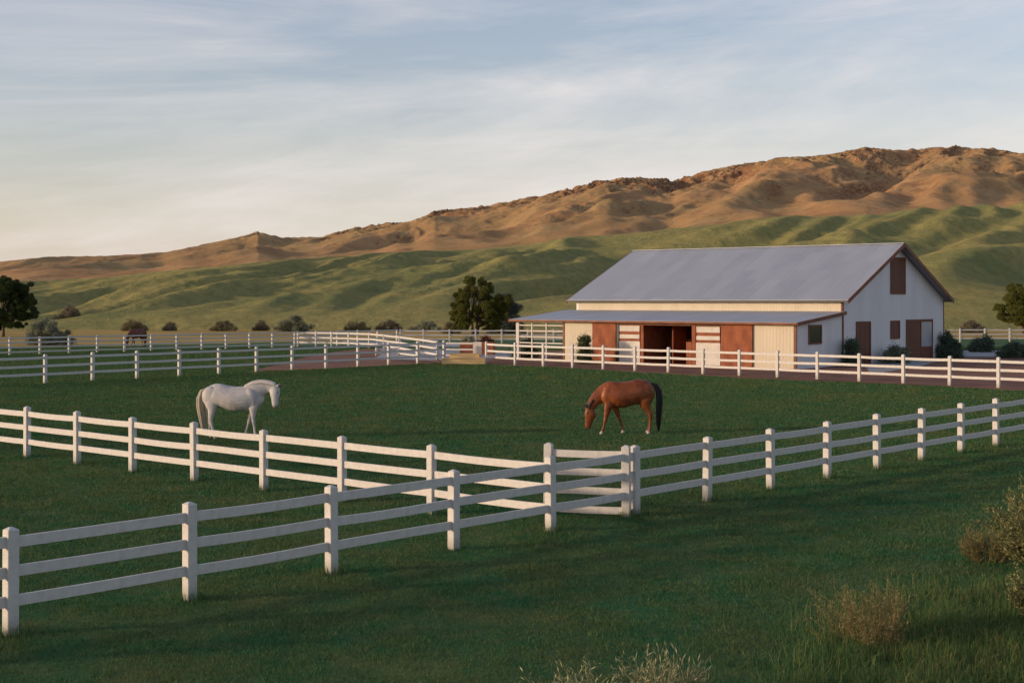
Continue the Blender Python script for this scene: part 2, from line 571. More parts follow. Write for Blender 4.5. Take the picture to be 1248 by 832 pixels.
def foothill_fn(P, T):
    Yc = 285 + 185 * sstep(150, 800, P) + 25 * pn(P / 260, P * 0 + 0.5)
    Y = 186 + (Yc - 186) * T
    X = (P - CX) / F * Y
    zc = CH + (HZ - np.interp(P, GREEN[:, 0], GREEN[:, 1])) / F * Yc
    env = sstep(0.03, 0.35, T) * (1 - 0.80 * sstep(0.70, 1.0, T))
    base = zc * (0.10 * sstep(0, 0.15, T) + 0.90 * sstep(-0.30, 1.15, T) ** 1.25) - zc * 0.0
    base = base - base[0:1, :] * (1 - T) - 0.6 * (1 - sstep(0, 0.05, T))
    wx = X + 26 * fbm(X / 150, Y / 150, 2)
    q, r = wx * 0.92 - Y * 0.39, wx * 0.39 + Y * 0.92
    q = q * (1 + 0.5 * (1 - sstep(250, 760, P)))
    big = 1 - 2.2 * np.sqrt(pn(q / 52 + 3.3, r / 230) ** 2 + 0.004)
    med = 1 - 2.0 * np.sqrt(pn(q / 22 + 9.1, r / 105 + 4) ** 2 + 0.010)
    sml = pn(q / 10 + 2.2, r / 60 + 7)
    L = 1 - sstep(250, 760, P)
    q2, r2 = wx * 0.50 - Y * 0.87, wx * 0.87 + Y * 0.50
    roll = 1 - 2.4 * np.sqrt(pn(q2 / 44 + 1.3, r2 / 170 + 2.5) ** 2 + 0.004)
    roll = roll + 0.35 * (1 - 2.4 * np.sqrt(pn(q2 / 19 + 6.3, r2 / 90 + 8.5) ** 2 + 0.006))
    amp = 0.35 + 0.65 * np.clip(zc / 22, 0.55, 1.2)
    fold = (big * 8.2 * (1 - 0.75 * L) + med * (5.0 - 1.8 * L) + sml * (1.6 + 0.6 * L) - 8.3 + 3.2 * L) * amp + roll * 1.2
    fold = fold + 0.5 * fbm(X / 9, Y / 9, 4)
    over = sstep(1.0, 1.25, T)
    return X, Y, fit_skyline(P, Y, base + fold * env - over * 16, GREEN, 121)


def mountain_fn(P, T):
    Yr = 1050 + 60 * pn(P / 200 + 4, P * 0 + 0.3)
    Y = 500 + (Yr - 500) * T
    X = (P - CX) / F * Y
    zr = CH + (HZ - np.interp(P, BROWN[:, 0], BROWN[:, 1])) / F * Yr
    zg = CH + (HZ - np.interp(P, GREEN[:, 0], GREEN[:, 1])) / F * 500
    prof = zg * 0.80 + (zr - zg * 0.80) * np.clip(T, 0, 1) ** 0.92
    env = sstep(0.02, 0.3, T) * (1 - 0.92 * sstep(0.80, 1.0, T))
    q = X * 0.93 - Y * 0.36
    r = X * 0.36 + Y * 0.93
    wq = q + 14 * fbm(X / 80, Y / 110, 3)
    big = 1 - 2.2 * np.sqrt(pn(wq / 78 + 1.7, r / 260) ** 2 + 0.003)
    med = 1 - 2.2 * np.sqrt(pn(wq / 33 + 5.1, r / 110 + 2) ** 2 + 0.004)
    rid = ridged(q / 60, r / 120, 5, 0.55)
    h = big * 12 + med * 7 + rid * 3.4 * (0.25 + 0.75 * sstep(0.35, 0.75, T)) + 1.1 * fbm(X / 14, Y / 14, 5) - 5
    sc = np.clip(zr / 95, 0.48, 1.1)
    # rock bands: the upper slope breaks into ledges
    where = np.interp(P[0], [-600, 200, 300, 330, 380, 430, 500, 560, 620, 680, 720, 820, 850, 900, 960, 1030, 1090, 1160, 1230, 1400, 1900], [0.1, 0.1, 0.5, 0.5, 0.3, 0.8, 0.8, 0.9, 0.7, 0.9, 1.0, 1.0, 0.6, 0.8, 0.35, 0.45, 0.2, 0.5, 0.45, 0.3, 0.3])[None, :]
    bluff = sstep(0.60, 0.74, T + 0.10 * pn(X / 40, Y / 60)) * where
    rocky = np.clip(sstep(0.0, 0.25, fbm(X / 70 + 2, Y / 120, 4, gain=0.6)) * sstep(0.25, 0.5, T) * 0.5 * where + bluff, 0, 1)
    ledge = (np.abs(fbm(X / 26 + 0.5 * pn(X / 11, Y / 11), Y / 30, 6, gain=0.60)) * -11 + 2.0) * rocky
    edge = ridged(X / 30, Y / 40, 4, 0.6) * 0.7 * sstep(0.75, 0.98, T) * (T < 1.06)
    over = sstep(1.0, 1.35, T) * 60
    return X, Y, fit_skyline(P, Y, prof + (h - 5) * env * sc + ledge * np.clip(sc, 0.3, 1) * (0.12 + 0.88 * env) + edge * sc - over * sc, BROWN, 21)


def hill_mat():
    m, nt, b = new_mat('green_hill_grass')
    big = noise(nt, 0.011, 5, 0.6, dist=0.7)
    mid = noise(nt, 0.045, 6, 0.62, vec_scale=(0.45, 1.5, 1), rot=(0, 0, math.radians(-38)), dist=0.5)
    fine = noise(nt, 0.5, 6, 0.8, vec_scale=(1, 0.4, 1))
    c = ramp(nt, big, [(0.32, (0.21, 0.24, 0.095)), (0.5, (0.35, 0.32, 0.115)), (0.68, (0.48, 0.40, 0.14))])
    c = mix(nt, math_n(nt, 'MULTIPLY', ramp(nt, mid, [(0.42, (0, 0, 0)), (0.62, (1, 1, 1))]), 0.7), c, (0.41, 0.335, 0.12))  # dry gold grass bands, their colour also standing in for lit and shaded folds
    c = mix(nt, math_n(nt, 'MULTIPLY', ramp(nt, fine, [(0.42, (0, 0, 0)), (0.60, (1, 1, 1))]), 0.55), c, (0.16, 0.18, 0.07))
    # grass gives way to dry tan ground near the crest
    tcg = N(nt, 'ShaderNodeTexCoord')
    sp = N(nt, 'ShaderNodeSeparateXYZ')
    nt.links.new(tcg.outputs['Object'], sp.inputs[0])
    nt.links.new(c, b.inputs['Base Color'])
    b.inputs['Roughness'].default_value = 0.95
    b.inputs['Specular IOR Level'].default_value = 0.05
    bump(nt, b, math_n(nt, 'ADD', noise(nt, 0.45, 6, 0.8), noise(nt, 0.09, 4, 0.6)), 0.8, 1.6)
    return m


def mount_mat():
    m, nt, b = new_mat('brown_mountain')
    geo = N(nt, 'ShaderNodeNewGeometry')
    sp = N(nt, 'ShaderNodeSeparateXYZ')
    nt.links.new(geo.outputs['True Normal'], sp.inputs[0])
    big = noise(nt, 0.008, 5, 0.6, dist=0.5)
    mid = noise(nt, 0.04, 7, 0.7)
    fine = noise(nt, 0.30, 9, 0.85, dist=0.4)
    c = ramp(nt, mid, [(0.3, (0.33, 0.180, 0.085)), (0.5, (0.45, 0.260, 0.120)), (0.72, (0.54, 0.34, 0.165))])
    c = mix(nt, ramp(nt, big, [(0.42, (0, 0, 0)), (0.68, (0.5, 0.5, 0.5))]), c, (0.33, 0.26, 0.11))
    rock = ramp(nt, math_n(nt, 'ADD', sp.outputs[2], math_n(nt, 'MULTIPLY', math_n(nt, 'SUBTRACT', fine, 0.5), 0.35)), [(0.66, (0.9, 0.9, 0.9)), (0.84, (0, 0, 0))])
    rc = ramp(nt, fine, [(0.3, (0.13, 0.062, 0.037)), (0.7, (0.30, 0.155, 0.085))])
    c = mix(nt, rock, c, rc)
    sc_ = ramp(nt, noise(nt, 0.13, 4, 0.6), [(0.58, (0, 0, 0)), (0.68, (0.5, 0.5, 0.5))])
    c = mix(nt, sc_, c, (0.15, 0.10, 0.055))
    nt.links.new(c, b.inputs['Base Color'])
    b.inputs['Roughness'].default_value = 0.95
    b.inputs['Specular IOR Level'].default_value = 0.05
    bump(nt, b, math_n(nt, 'ADD', mid, math_n(nt, 'MULTIPLY', fine, 0.5)), 0.6, 2.5)
    return m


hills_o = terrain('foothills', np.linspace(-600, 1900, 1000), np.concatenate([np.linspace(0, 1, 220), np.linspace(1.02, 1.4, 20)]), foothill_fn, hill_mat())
terrain('mountains', np.linspace(-600, 1900, 1300), np.concatenate([np.linspace(0, 1.05, 300), np.linspace(1.08, 1.5, 20)]), mountain_fn, mount_mat())


# ------------------------------------------------------------------ fences
def post_mesh(wd, h, m, seed):
    rnd = random.Random(seed)
    b = MB()
    s = wd / 2
    c = 0.0
    t = s * 0.30
    prof = [(s, -0.15), (s, h - 0.036), (s * 0.94, h - 0.028), (t, h)]
    rings = []
    for r, z in prof:
        ch = r * 0.10
        ring = []
        for sx, sy in ((1, 1), (-1, 1), (-1, -1), (1, -1)):
            a, d = (sx * r, sy * (r - ch)), (sx * (r - ch), sy * r)
            ring += [d, a] if sx * sy < 0 else [a, d]
        jig = rnd.uniform(-0.002, 0.002)
        rings.append([b.bm.verts.new((x + jig, y - jig, z)) for x, y in ring])
    for r0, r1 in zip(rings, rings[1:]):
        for j in range(8):
            b.bm.faces.new((r0[j], r0[(j + 1) % 8], r1[(j + 1) % 8], r1[j]))
    b.bm.faces.new(rings[-1])
    b.bm.faces.new(rings[0][::-1])
    return b.mesh('post', m)


def fence(name, label, pts, rails, h, wd, rh, group='white board fences', cat='fence', thick=0.045, tilt=0.009, skip=()):
    pts = [Vector((p[0], p[1], 0)) for p in pts]
    o = thing(name, label, cat, pts[0], 0, group)
    posts = [post_mesh(wd, h, M['post_paint'], k) for k in range(3)]
    rnd = random.Random(len(pts) * 31 + int(pts[0].x * 10))
    for i, p in enumerate(pts):
        if i in skip:
            continue
        d = pts[min(i + 1, len(pts) - 1)] - pts[max(i - 1, 0)]
        po = link('post', posts[i % 3], o, p - pts[0], math.atan2(d.y, d.x))
        po.rotation_euler = (rnd.uniform(-tilt, tilt), rnd.uniform(-tilt, tilt), po.rotation_euler.z)
        po.scale.z = 1 + rnd.uniform(-0.012, 0.012)
    for a, c in zip(pts, pts[1:]):
        d = c - a
        L = d.length - wd + 0.03
        for z in rails:
            b = MB()
            b.box(-L / 2, L / 2, -thick / 2, thick / 2, -rh / 2, rh / 2, 0.005)
            bmesh.ops.subdivide_edges(b.bm, edges=[e for e in b.bm.edges if e.calc_length() > L * 0.8], cuts=4)
            sag = rnd.uniform(-0.012, 0.003)
            ph = rnd.uniform(0, 6)
            for v in b.bm.verts:
                v.co.z += sag * (1 - (2 * v.co.x / L) ** 2) * 1.5
                v.co.y += 0.003 * math.sin(ph + v.co.x * 2.5) * (1 - (2 * v.co.x / L) ** 2)
            me = b.mesh('rail', M['paint'])
            r = link('rail', me, o, (a + c) / 2 - pts[0] + Vector((0, 0, z + rnd.uniform(-0.006, 0.006))), math.atan2(d.y, d.x))
            r.rotation_euler.y = rnd.uniform(-0.0025, 0.0025)
    return o


def run(a, b, n, lo=0, hi=None):
    """n intervals from a to b, extended to post index lo..hi"""
    hi = n if hi is None else hi
    return [a + (b - a) * (i / n) for i in range(lo, hi + 1)]


R3 = (0.40, 0.755, 1.11)
FA, FB = G(13, 773), G(1214, 543)
FD = (FB - FA).normalized()


def on_front(px):
    r = (px - CX) / F
    t = (r * FA.y - FA.x) / (FD.x - r * FD.y)
    return FA + FD * t


front_pts = [on_front(p) for p in (13, 231, 404, 553, 671, 774, 862, 939, 1008, 1069, 1123, 1171, 1214)]
front_pts = [front_pts[0] * 2 - front_pts[1]] + front_pts + [front_pts[-1] * (1 + 0) + FD * 2.3 * k for k in (1, 2)]
fence('board_fence', 'nearest white three-rail fence, from the lower left corner to the right edge', front_pts, R3, 1.30, 0.145, 0.135)
JO = front_pts[5]                      # the post the left run ends against
LB = G(33, 557)
dl = (LB - JO)
def on_line(a, b, px):
    d = (b - a).normalized()
    r = (px - CX) / F
    return a + d * ((r * a.y - a.x) / (d.x - r * d.y))


left_pts = [JO] + [on_line(JO, LB, p) for p in (526, 417, 321.5, 237, 161.5, 94, 33)]
left_pts += [left_pts[-1] + dl.normalized() * 2.45 * k for k in (1, 2, 3)]
left_pts[0] = JO + dl.normalized() * 0.03
# the last post of the left run is the fence post itself: let the run begin with a half bay of rails
fence('board_fence', 'white three-rail fence in front of the white horse, ending against the nearest fence', left_pts, R3, 1.30, 0.14, 0.135, skip=(0,))
gp = [G(668, 625), on_front(763.5)]
fence('fence_panel', 'short white four-rail panel between two posts, behind the corner where two fences meet', gp, (0.10, 0.45, 0.80, 1.14), 1.32, 0.15, 0.135, cat='fence panel')
ML0, ML1 = G(55, 467), G(509, 443)
mid_left = run(ML0, ML1, 10, -2, 11)
mid_left[-1] = G(541, 441.5)
fence('board_fence', 'white three-rail fence running from the left edge to the wooden mounting block', mid_left, (0.45, 0.84, 1.24), 1.42, 0.15, 0.12)
mid_right = [G(593, 442.5)] + run(G(628, 445), G(1217, 472.5), 13, 0, 16)
fence('board_fence', 'white three-rail fence along the far side of the paddock, directly in front of the barn', mid_right, (0.42, 0.80, 1.20), 1.40, 0.15, 0.125)
OL0, OL1 = G(12, 433), G(332, 423.5)
outer = run(OL0, OL1, 10, -3, 16)
fence('board_fence', 'white four-rail fence in front of the dark far horse', outer, (0.24, 0.58, 0.92, 1.25), 1.34, 0.15, 0.11)
oend = outer[-1]
back = [oend + (Vector((52, 131, 0)) - oend) * (i / 26) for i in range(0, 27)]
back[0] = oend + (back[1] - oend).normalized() * 0.3
fence('board_fence', 'farthest white three-rail fence, passing behind the barn', back, (0.42, 0.80, 1.20), 1.36, 0.14, 0.12)
inner = [G(*p) for p in [(363, 422.3), (385, 422.6), (404, 423), (425, 423.6), (450, 424.6), (468, 427), (487, 430), (511, 434.5), (533, 439)]]
fence('board_fence', 'bent sunlit white three-rail fence beside the grey gravel path', inner, (0.38, 0.78, 1.2), 1.34, 0.14, 0.14)
fence('fence_panel', 'low white two-rail barrier standing on the grey gravel path', [G(459, 433.5), G(486, 433), G(508, 436)], (0.16, 0.50), 0.62, 0.14, 0.11, cat='fence panel')
# gate between the mounting block and the fence before the barn
gate = thing('paddock_gate', 'white gate leaf beside the wooden mounting block, with a solid pale board', 'gate', G(542, 441), 0)
ga, gb = G(543, 440.5) - gate.location, G(590, 441) - gate.location
gd = gb - ga
for z in (0.42, 0.80, 1.20):
    b = MB().box(0.03, gd.length - 0.75, -0.025, 0.025, -0.06, 0.06, 0.006)
    r = link('rail', b.mesh('rail', M['paint']), gate, ga + Vector((0, 0, z)), math.atan2(gd.y, gd.x))
b = MB().box(gd.length - 0.74, gd.length - 0.16, -0.03, 0.03, 0.45, 1.30, 0.006)
link('board', b.mesh('board', M['pale_board']), gate, ga, math.atan2(gd.y, gd.x))
for k in (0.0, 0.02):
    pass

# ------------------------------------------------------------------ mounting block
mb_o = thing('mounting_block', 'low step-shaped block of new yellow pine boards by the paddock gate', 'mounting block', G(565, 444), math.atan2(-0.05, 1))
MB().box(-1.35, 1.35, -0.03, 0.55, 0.0, 0.36, 0.01).build('lower_step', M['pine_board'], mb_o)
MB().box(-0.95, 0.95, 0.56, 1.15, 0.0, 0.62, 0.01).build('upper_step', M['pine_board'], mb_o)
MB().box(-1.38, 1.38, -0.075, 0.52, 0.362, 0.40, 0.006).build('tread', M['pine_board'], mb_o)
MB().box(-0.98, 0.98, 0.53, 1.18, 0.622, 0.66, 0.006).build('tread', M['pine_board'], mb_o)

# ------------------------------------------------------------------ barn
A = G(970, 450)
BR = math.atan2(.771, .637)
UV = Vector((math.cos(BR), math.sin(BR), 0))        # local x: from the front wall to the back
UU = Vector((-math.sin(BR), math.cos(BR), 0))       # local y: along the front to the left


def sy(px):
    r = (px - CX) / F
    return (A.x - A.y * r) / (UU.y * r - UU.x)


def sx(px):
    r = (px - CX) / F
    return (A.y * r - A.x) / (UV.x - UV.y * r)


def zf(py, y, x=0.0):
    """height of a row on the barn at local (x, y)"""
    p = A + UU * y + UV * x
    return CH - (py - HZ) / F * p.y


barn = thing('horse_barn', 'long white and cream barn with grey metal roof and rust brown stall doors', 'barn', A, BR)
LX, WX = 6.0, 21.66           # main walls in local x
BL = 20.4                     # length of the main block
RX = (LX + WX) / 2
EV, RZ, LZ0, LZ1 = 4.10, 7.62, 2.68, 3.26
th = 0.16
# main walls
b = MB().box(LX, LX + th, th, BL - th, 0, EV)
b.build('front_wall', M['cream_siding'], barn)
MB().box(WX - th, WX, th, BL - th, 0, EV).build('back_wall', M['cream_siding'], barn)
gab = [(LX, 0, 0), (WX, 0, 0), (WX, 0, EV), (RX, 0, RZ - 0.06), (LX, 0, EV)]
MB().poly(gab, (0, th, 0)).build('gable_wall', M['white_siding'], barn)
MB().poly([(p[0], BL - th, p[2]) for p in gab], (0, th, 0)).build('gable_wall', M['white_siding'], barn)
# main roof: two slabs
sl = (RZ - EV) / (RX - LX)
ov, og = 0.42, 0.55
for s, x0 in ((1, LX), (-1, WX)):
    e = x0 - s * ov
    ze = EV - ov * sl
    pts = [(e, -og, ze + 0.03), (RX - s * 0.004, -og, RZ + 0.03), (RX - s * 0.004, -og, RZ + 0.12), (e, -og, ze + 0.12)]
    MB().poly(pts, (0, BL + 2 * og, 0)).build('roof', M['roof'], barn)
    # barge boards at both gables, and the eave board
    for yy in (-og - 0.045, BL + og + 0.003):
        bp = [(e, yy, ze - 0.12), (RX - s * 0.003, yy, RZ - 0.12), (RX - s * 0.003, yy, RZ + 0.14), (e, yy, ze + 0.14)]
        MB().poly(bp, (0, 0.04, 0)).build('barge_board', M['rust_trim'], barn)
    MB().box(min(e - s * 0.045, e - s * 0.004), max(e - s * 0.045, e - s * 0.004), -og, BL + og, ze - 0.02, ze + 0.10).build('eave_board', M['dark_metal'], barn)
MB().box(RX - 0.16, RX + 0.16, -og - 0.03, BL + og + 0.03, RZ + 0.10, RZ + 0.16, 0.02).build('ridge_cap', M['roof'], barn)
# gable soffit purlins seen under the overhang
# lean-to
LL = 21.1
lsl = (LZ1 - LZ0) / LX
lo = 0.35
pts = [(-lo, -0.25, LZ0 - lo * lsl), (LX - 0.004, -0.25, LZ1), (LX - 0.004, -0.25, LZ1 + 0.07), (-lo, -0.25, LZ0 - lo * lsl + 0.07)]
MB().poly(pts, (0, LL + 0.5, 0)).build('lean_to_roof', M['roof'], barn)
MB().box(-lo - 0.045, -lo - 0.004, -0.25, LL + 0.25, LZ0 - lo * lsl - 0.07, LZ0 - lo * lsl + 0.06).build('fascia', M['rust_trim'], barn)
for yy in (-0.295, LL + 0.254):
    MB().poly([(-lo, yy, LZ0 - lo * lsl - 0.13), (LX - 0.01, yy, LZ1 - 0.13), (LX - 0.01, yy, LZ1 + 0.075), (-lo, yy, LZ0 - lo * lsl + 0.075)], (0, 0.04, 0)).build('barge_board', M['rust_trim'], barn)
# lean-to end wall
MB().poly([(0.10, 0, 0), (LX - 0.003, 0, 0), (LX - 0.003, 0, LZ1 - 0.02), (0.10, 0, LZ0 - 0.0)], (0, th, 0)).build('lean_to_wall', M['white_siding'], barn)
MB().box(0, 0.097, -0.03, 0.12, 0, LZ0 - 0.06).build('corner_trim', M['rust_trim'], barn)
MB().box(LX - 0.10, LX + 0.10, -0.035, -0.003, 0, EV - 0.12).build('corner_trim', M['rust_trim'], barn)
MB().box(WX - 0.06, WX + 0.03, -0.035, -0.003, 0, EV - 0.12).build('corner_trim', M['rust_trim'], barn)
MB().box(LX - 0.03, LX - 0.003, 0.0, 0.12, LZ1 + 0.08, EV - 0.10).build('corner_trim', M['rust_trim'], barn)

HT = LZ0 - 0.06               # top of the front openings


def front(name, p0, p1, z0, z1, m, x0=0.0, x1=0.10, parent=None):
    y0, y1 = sorted((sy(p0), sy(p1)))
    return MB().box(x0, x1, y0 + 0.004, y1 - 0.004, z0, z1, 0.006).build(name, m, parent or barn)


front('wall_panel', 919.5, 967.5, 0.02, HT, M['cream_siding'], 0.0, 0.1)
front('door_post', 917.5, 919.5, 0, HT, M['dark_metal'], 0.02, 0.12)
front('sliding_door', 878.7, 917.3, 0.03, HT, M['rust_panel'], -0.03, 0.07)


def stall_door(p0, p1):
    y0, y1 = sorted((sy(p0), sy(p1)))
    d = link('stall_door', MB().box(-0.02, 0.03, y0 + 0.02, y1 - 0.02, 0.06, 1.42, 0.006).mesh('stall_door', M['pale_board']), barn)
    h = 1.42
    for z0, z1, m in ((1.423, 1.585, 'rust_panel'), (1.588, 1.84, 'cream'), (1.843, 2.04, 'rust_panel'), (2.043, HT - 0.22, 'cream')):
        mm = M['rust_panel'] if m == 'rust_panel' else M['pale_board']
        off = 0.0 if m == 'rust_panel' else -0.024
        link('slat', MB().box(off, 0.028, y0 + 0.05, y1 - 0.05, z0, z1, 0.005).mesh('slat', mm), d)
    MB().box(0.032, 0.10, y0, y1, HT - 0.21, HT).build('door_header', M['rust_trim'], barn)


stall_door(848, 878.3)
front('door_post', 843, 847.8, 0, HT, M['rust_panel'], 0.0, 0.12)
front('door_header', 784.5, 842.8, HT - 0.18, HT, M['rust_trim'], 0.0, 0.1)
front('half_wall', 836, 842.8, 0.02, 1.45, M['rust_panel'], 0.01, 0.09)
front('door_post', 780.6, 784.3, 0, HT, M['rust_panel'], 0.0, 0.12)
stall_door(754.5, 780.4)
front('door_post', 751, 754.2, 0, HT, M['dark_metal'], 0.02, 0.12)
front('sliding_door', 722.3, 750.7, 0.03, HT, M['rust_panel'], -0.03, 0.07)
front('wall_panel', 688.5, 722, 0.02, HT, M['cream_siding'], 0.0, 0.1)
front('corner_trim', 685.8, 688.2, 0, HT, M['rust_trim'], 0.0, 0.12)
# inside of the stall aisle
yo0, yo1 = sy(842.8), sy(784.5)
MB().box(0.13, LX - 0.02, yo1 + 0.10, yo1 + 0.18, 0, LZ0).build('partition', M['rust_panel'], barn)
MB().box(0.13, LX - 0.02, yo0 - 0.18, yo0 - 0.10, 0, LZ0).build('partition', M['rust_panel'], barn)
MB().box(3.2, 3.28, yo0 - 0.09, yo1 + 0.09, 0, 1.5).build('partition', M['rust_panel'], barn)
MB().box(3.18, 3.30, yo0 - 0.09, yo1 + 0.09, 1.503, 1.58).build('partition_rail', M['dark_metal'], barn)
MB().box(1.6, 3.19, (yo0 + yo1) / 2 + 0.6, (yo0 + yo1) / 2 + 0.68, 0, LZ0 + 0.05).build('partition', M['rust_panel'], barn)
yend = sy(687)
MB().box(0.14, LX - 0.02, yend - 0.12, yend - 0.02, 0, LZ0 - 0.02).build('partition', M['cream_siding'], barn)
# open bay at the left end with pipe rails
for p in (630.5, 648, 665.5):
    y = sy(p)
    s = 0.13 if p < 640 else 0.05
    MB().box(0.0, s * 1.6, y - s, y + s, 0, HT, 0.01).build('bay_post', M['paint'], barn)
for z in (1.15, 1.56, 1.95, 2.33):
    MB().box(0.03, 0.08, sy(685.5), sy(632), z - 0.04, z + 0.04, 0.008).build('bay_rail', M['paint'], barn)
MB().box(LX - 0.5, LX - 0.38, LL - 0.2, LL - 0.08, 0, LZ1 - 0.08).build('bay_post', M['rust_trim'], barn)


# openings in the gable wall
def g_box(name, p0, p1, z0, z1, m, d0, d1, parent=None):
    x0, x1 = sorted((sx(p0), sx(p1)))
    return MB().box(x0, x1, d0, d1, z0, z1, 0.006).build(name, m, parent or barn)


def zr(p, row):
    return zf(row, 0, sx(p))


def framed(name, inner, p0, p1, z0, z1, fm, im, fw=0.09, parent=None):
    x0, x1 = sorted((sx(p0), sx(p1)))
    b = MB()
    b.box(x0, x0 + fw, -0.07, -0.003, z0, z1).box(x1 - fw, x1, -0.07, -0.003, z0, z1)
    b.box(x0 + fw + 0.001, x1 - fw - 0.001, -0.07, -0.003, z1 - fw, z1)
    if z0 > 0.2:
        b.box(x0 + fw + 0.001, x1 - fw - 0.001, -0.07, -0.003, z0, z0 + fw)
    o = b.build(name, fm, barn)
    MB().box(x0 + fw + 0.002, x1 - fw - 0.002, -0.04, -0.004, z0 + (fw + 0.002 if z0 > 0.2 else 0), z1 - fw - 0.002).build(inner, im, o)
    return o


framed('window', 'pane', 985, 1000.7, zr(990, 419.5), zr(990, 395.7), M['rust_trim'], M['dark_glass'])
framed('door', 'door_leaf', 1043, 1060.5, 0.02, zr(1050, 391.5), M['rust_trim'], M['brown_planks_y'])
framed('window', 'shutter', 1085, 1096, zr(1090, 413), zr(1090, 390.5), M['rust_trim'], M['brown_planks_y'])
framed('loft_door', 'door_leaf', 1085, 1102.8, zr(1094, 358.5), zr(1094, 313.5), M['rust_trim'], M['brown_planks_y'])
dz = zr(1120, 389)
dd = framed('door', 'door_leaf', 1104, 1136, 0.02, dz, M['rust_trim'], M['brown_planks_y'], 0.10)
x0, x1 = sx(1121), sx(1134.6)
MB().box(x0, x0 + 0.14, -0.065, -0.043, 0.05, dz - 0.11).build('door_stile', M['rust_trim'], dd)
MB().box(x0 + 0.143, x1 - 0.02, -0.062, -0.043, zr(1128, 422), zr(1128, 392)).build('pane', M['pale_glass'], dd)
MB().box(LX + 0.2, LX + 0.26, -0.06, -0.003, 1.2, 1.3)

# ------------------------------------------------------------------ plants
def leaf_quads(c, l, w, up=None, tdir=None, jit=1.0):
    n = len(c)
    t = RNG.normal(size=(n, 3)) * jit
    if tdir is not None:
        t = t + tdir
    t /= np.linalg.norm(t, axis=1, keepdims=True) + 1e-9
    r = RNG.normal(size=(n, 3))
    b = np.cross(t, r)
    b /= np.linalg.norm(b, axis=1, keepdims=True) + 1e-9
    l = (l * RNG.uniform(0.6, 1.3, n))[:, None]
    w = (w * RNG.uniform(0.6, 1.3, n))[:, None]
    v = np.stack([c - t * l / 2, c + b * w / 2, c + t * l / 2, c - b * w / 2], 1).reshape(-1, 3)
    f = np.arange(4 * n).reshape(n, 4)
    return v, f


def clump_points(clumps, per, shell=0.45, gap=1.3):
    """points through lumpy balls: dense towards each ball's outside, broken by noise"""
    out = []
    for (x, y, z, r) in clumps:
        n = int(per * r ** 2)
        d = RNG.normal(size=(n, 3))
        d /= np.linalg.norm(d, axis=1, keepdims=True)
        rad = r * (shell + (1 - shell) * RNG.random(n) ** 0.6)
        lump = 1 + 0.30 * pn(d[:, 0] * 2.3 + x * 3, d[:, 2] * 2.3 + d[:, 1] * 1.7 + z) + 0.22 * pn(d[:, 0] * 6 + z * 5, d[:, 2] * 6 - d[:, 1] * 5)
        p = d * (rad * lump)[:, None]
        p[:, 2] *= 0.82
        out.append(p + np.array([x, y, z]))
    p = np.concatenate(out)
    s = pn(p[:, 0] * 1.9 + 5, p[:, 2] * 1.9 + p[:, 1] * 1.3) + 0.6 * pn(p[:, 0] * 4.1, p[:, 2] * 4.1 - p[:, 1] * 3)
    return p[s > -gap * 0.45]


def tree(label, clumps, trunk_x, m, base, per, ls, lw, stems, group='trees beyond the far fence'):
    o = thing('tree', label, 'tree', base, 0, group)
    p = clump_points(clumps, per)
    v, f = leaf_quads(p, ls, lw)
    link('crown', np_mesh('crown', v, f, m), o)
    b = MB()
    for (x0, r0) in stems:
        hub = Vector((x0 * 1.2, random.uniform(-.2, .2), 1.6))
        b.tube([(x0 * 0.5, 0, -0.1), (x0 * 0.8, 0.03, 0.7), hub], [r0 * 1.35, r0, r0 * 0.85], 8)
        near = sorted(clumps, key=lambda c: abs(c[0] - x0 * 2))[: max(6, len(clumps) // len(stems))][::4]
        for c in near:
            e = Vector(c[:3])
            mid = hub.lerp(e, 0.55) + Vector((random.uniform(-.15, .15), random.uniform(-.15, .15), 0.15))
            b.tube([hub, mid, e], [r0 * 0.55, r0 * 0.3, r0 * 0.1], 6)
    b.build('trunk', M['bark'], o, True)
    return o


def crop_clumps(lst, ox, oy, sc, px0, Y, depth):
    big, lst, out = lst, [], []
    for cx, cy, r in big:
        for _ in range(6):
            a, q = random.uniform(0, 6.283), r * math.sqrt(random.random()) * 0.92
            lst.append((cx + math.cos(a) * q, cy + math.sin(a) * q * 0.85, r * random.uniform(0.28, 0.5)))
        lst.append((cx, cy, r * 0.8))
    k = Y / F / sc
    base_row = HZ + CH * F / Y
    for cx, cy, r in lst:
        X = (ox + cx / sc - px0) * sc * k
        Z = (base_row - (oy + cy / sc)) * sc * k
        rr = r * k
        out.append((X, random.uniform(-depth, depth), Z, rr * 0.95))
    # fill behind, so that the crown is as deep as it is wide
    for cx, cy, r in lst[::2]:
        X = (ox + cx / sc - px0) * sc * k * 0.7
        Z = (base_row - (oy + cy / sc)) * sc * k
        out.append((X, random.choice((-1, 1)) * depth * random.uniform(0.8, 1.4), Z * 0.97, r * k * 0.9))
    return out


def gpt(px, Y):
    return Vector(((px - CX) / F * Y, Y, 0))


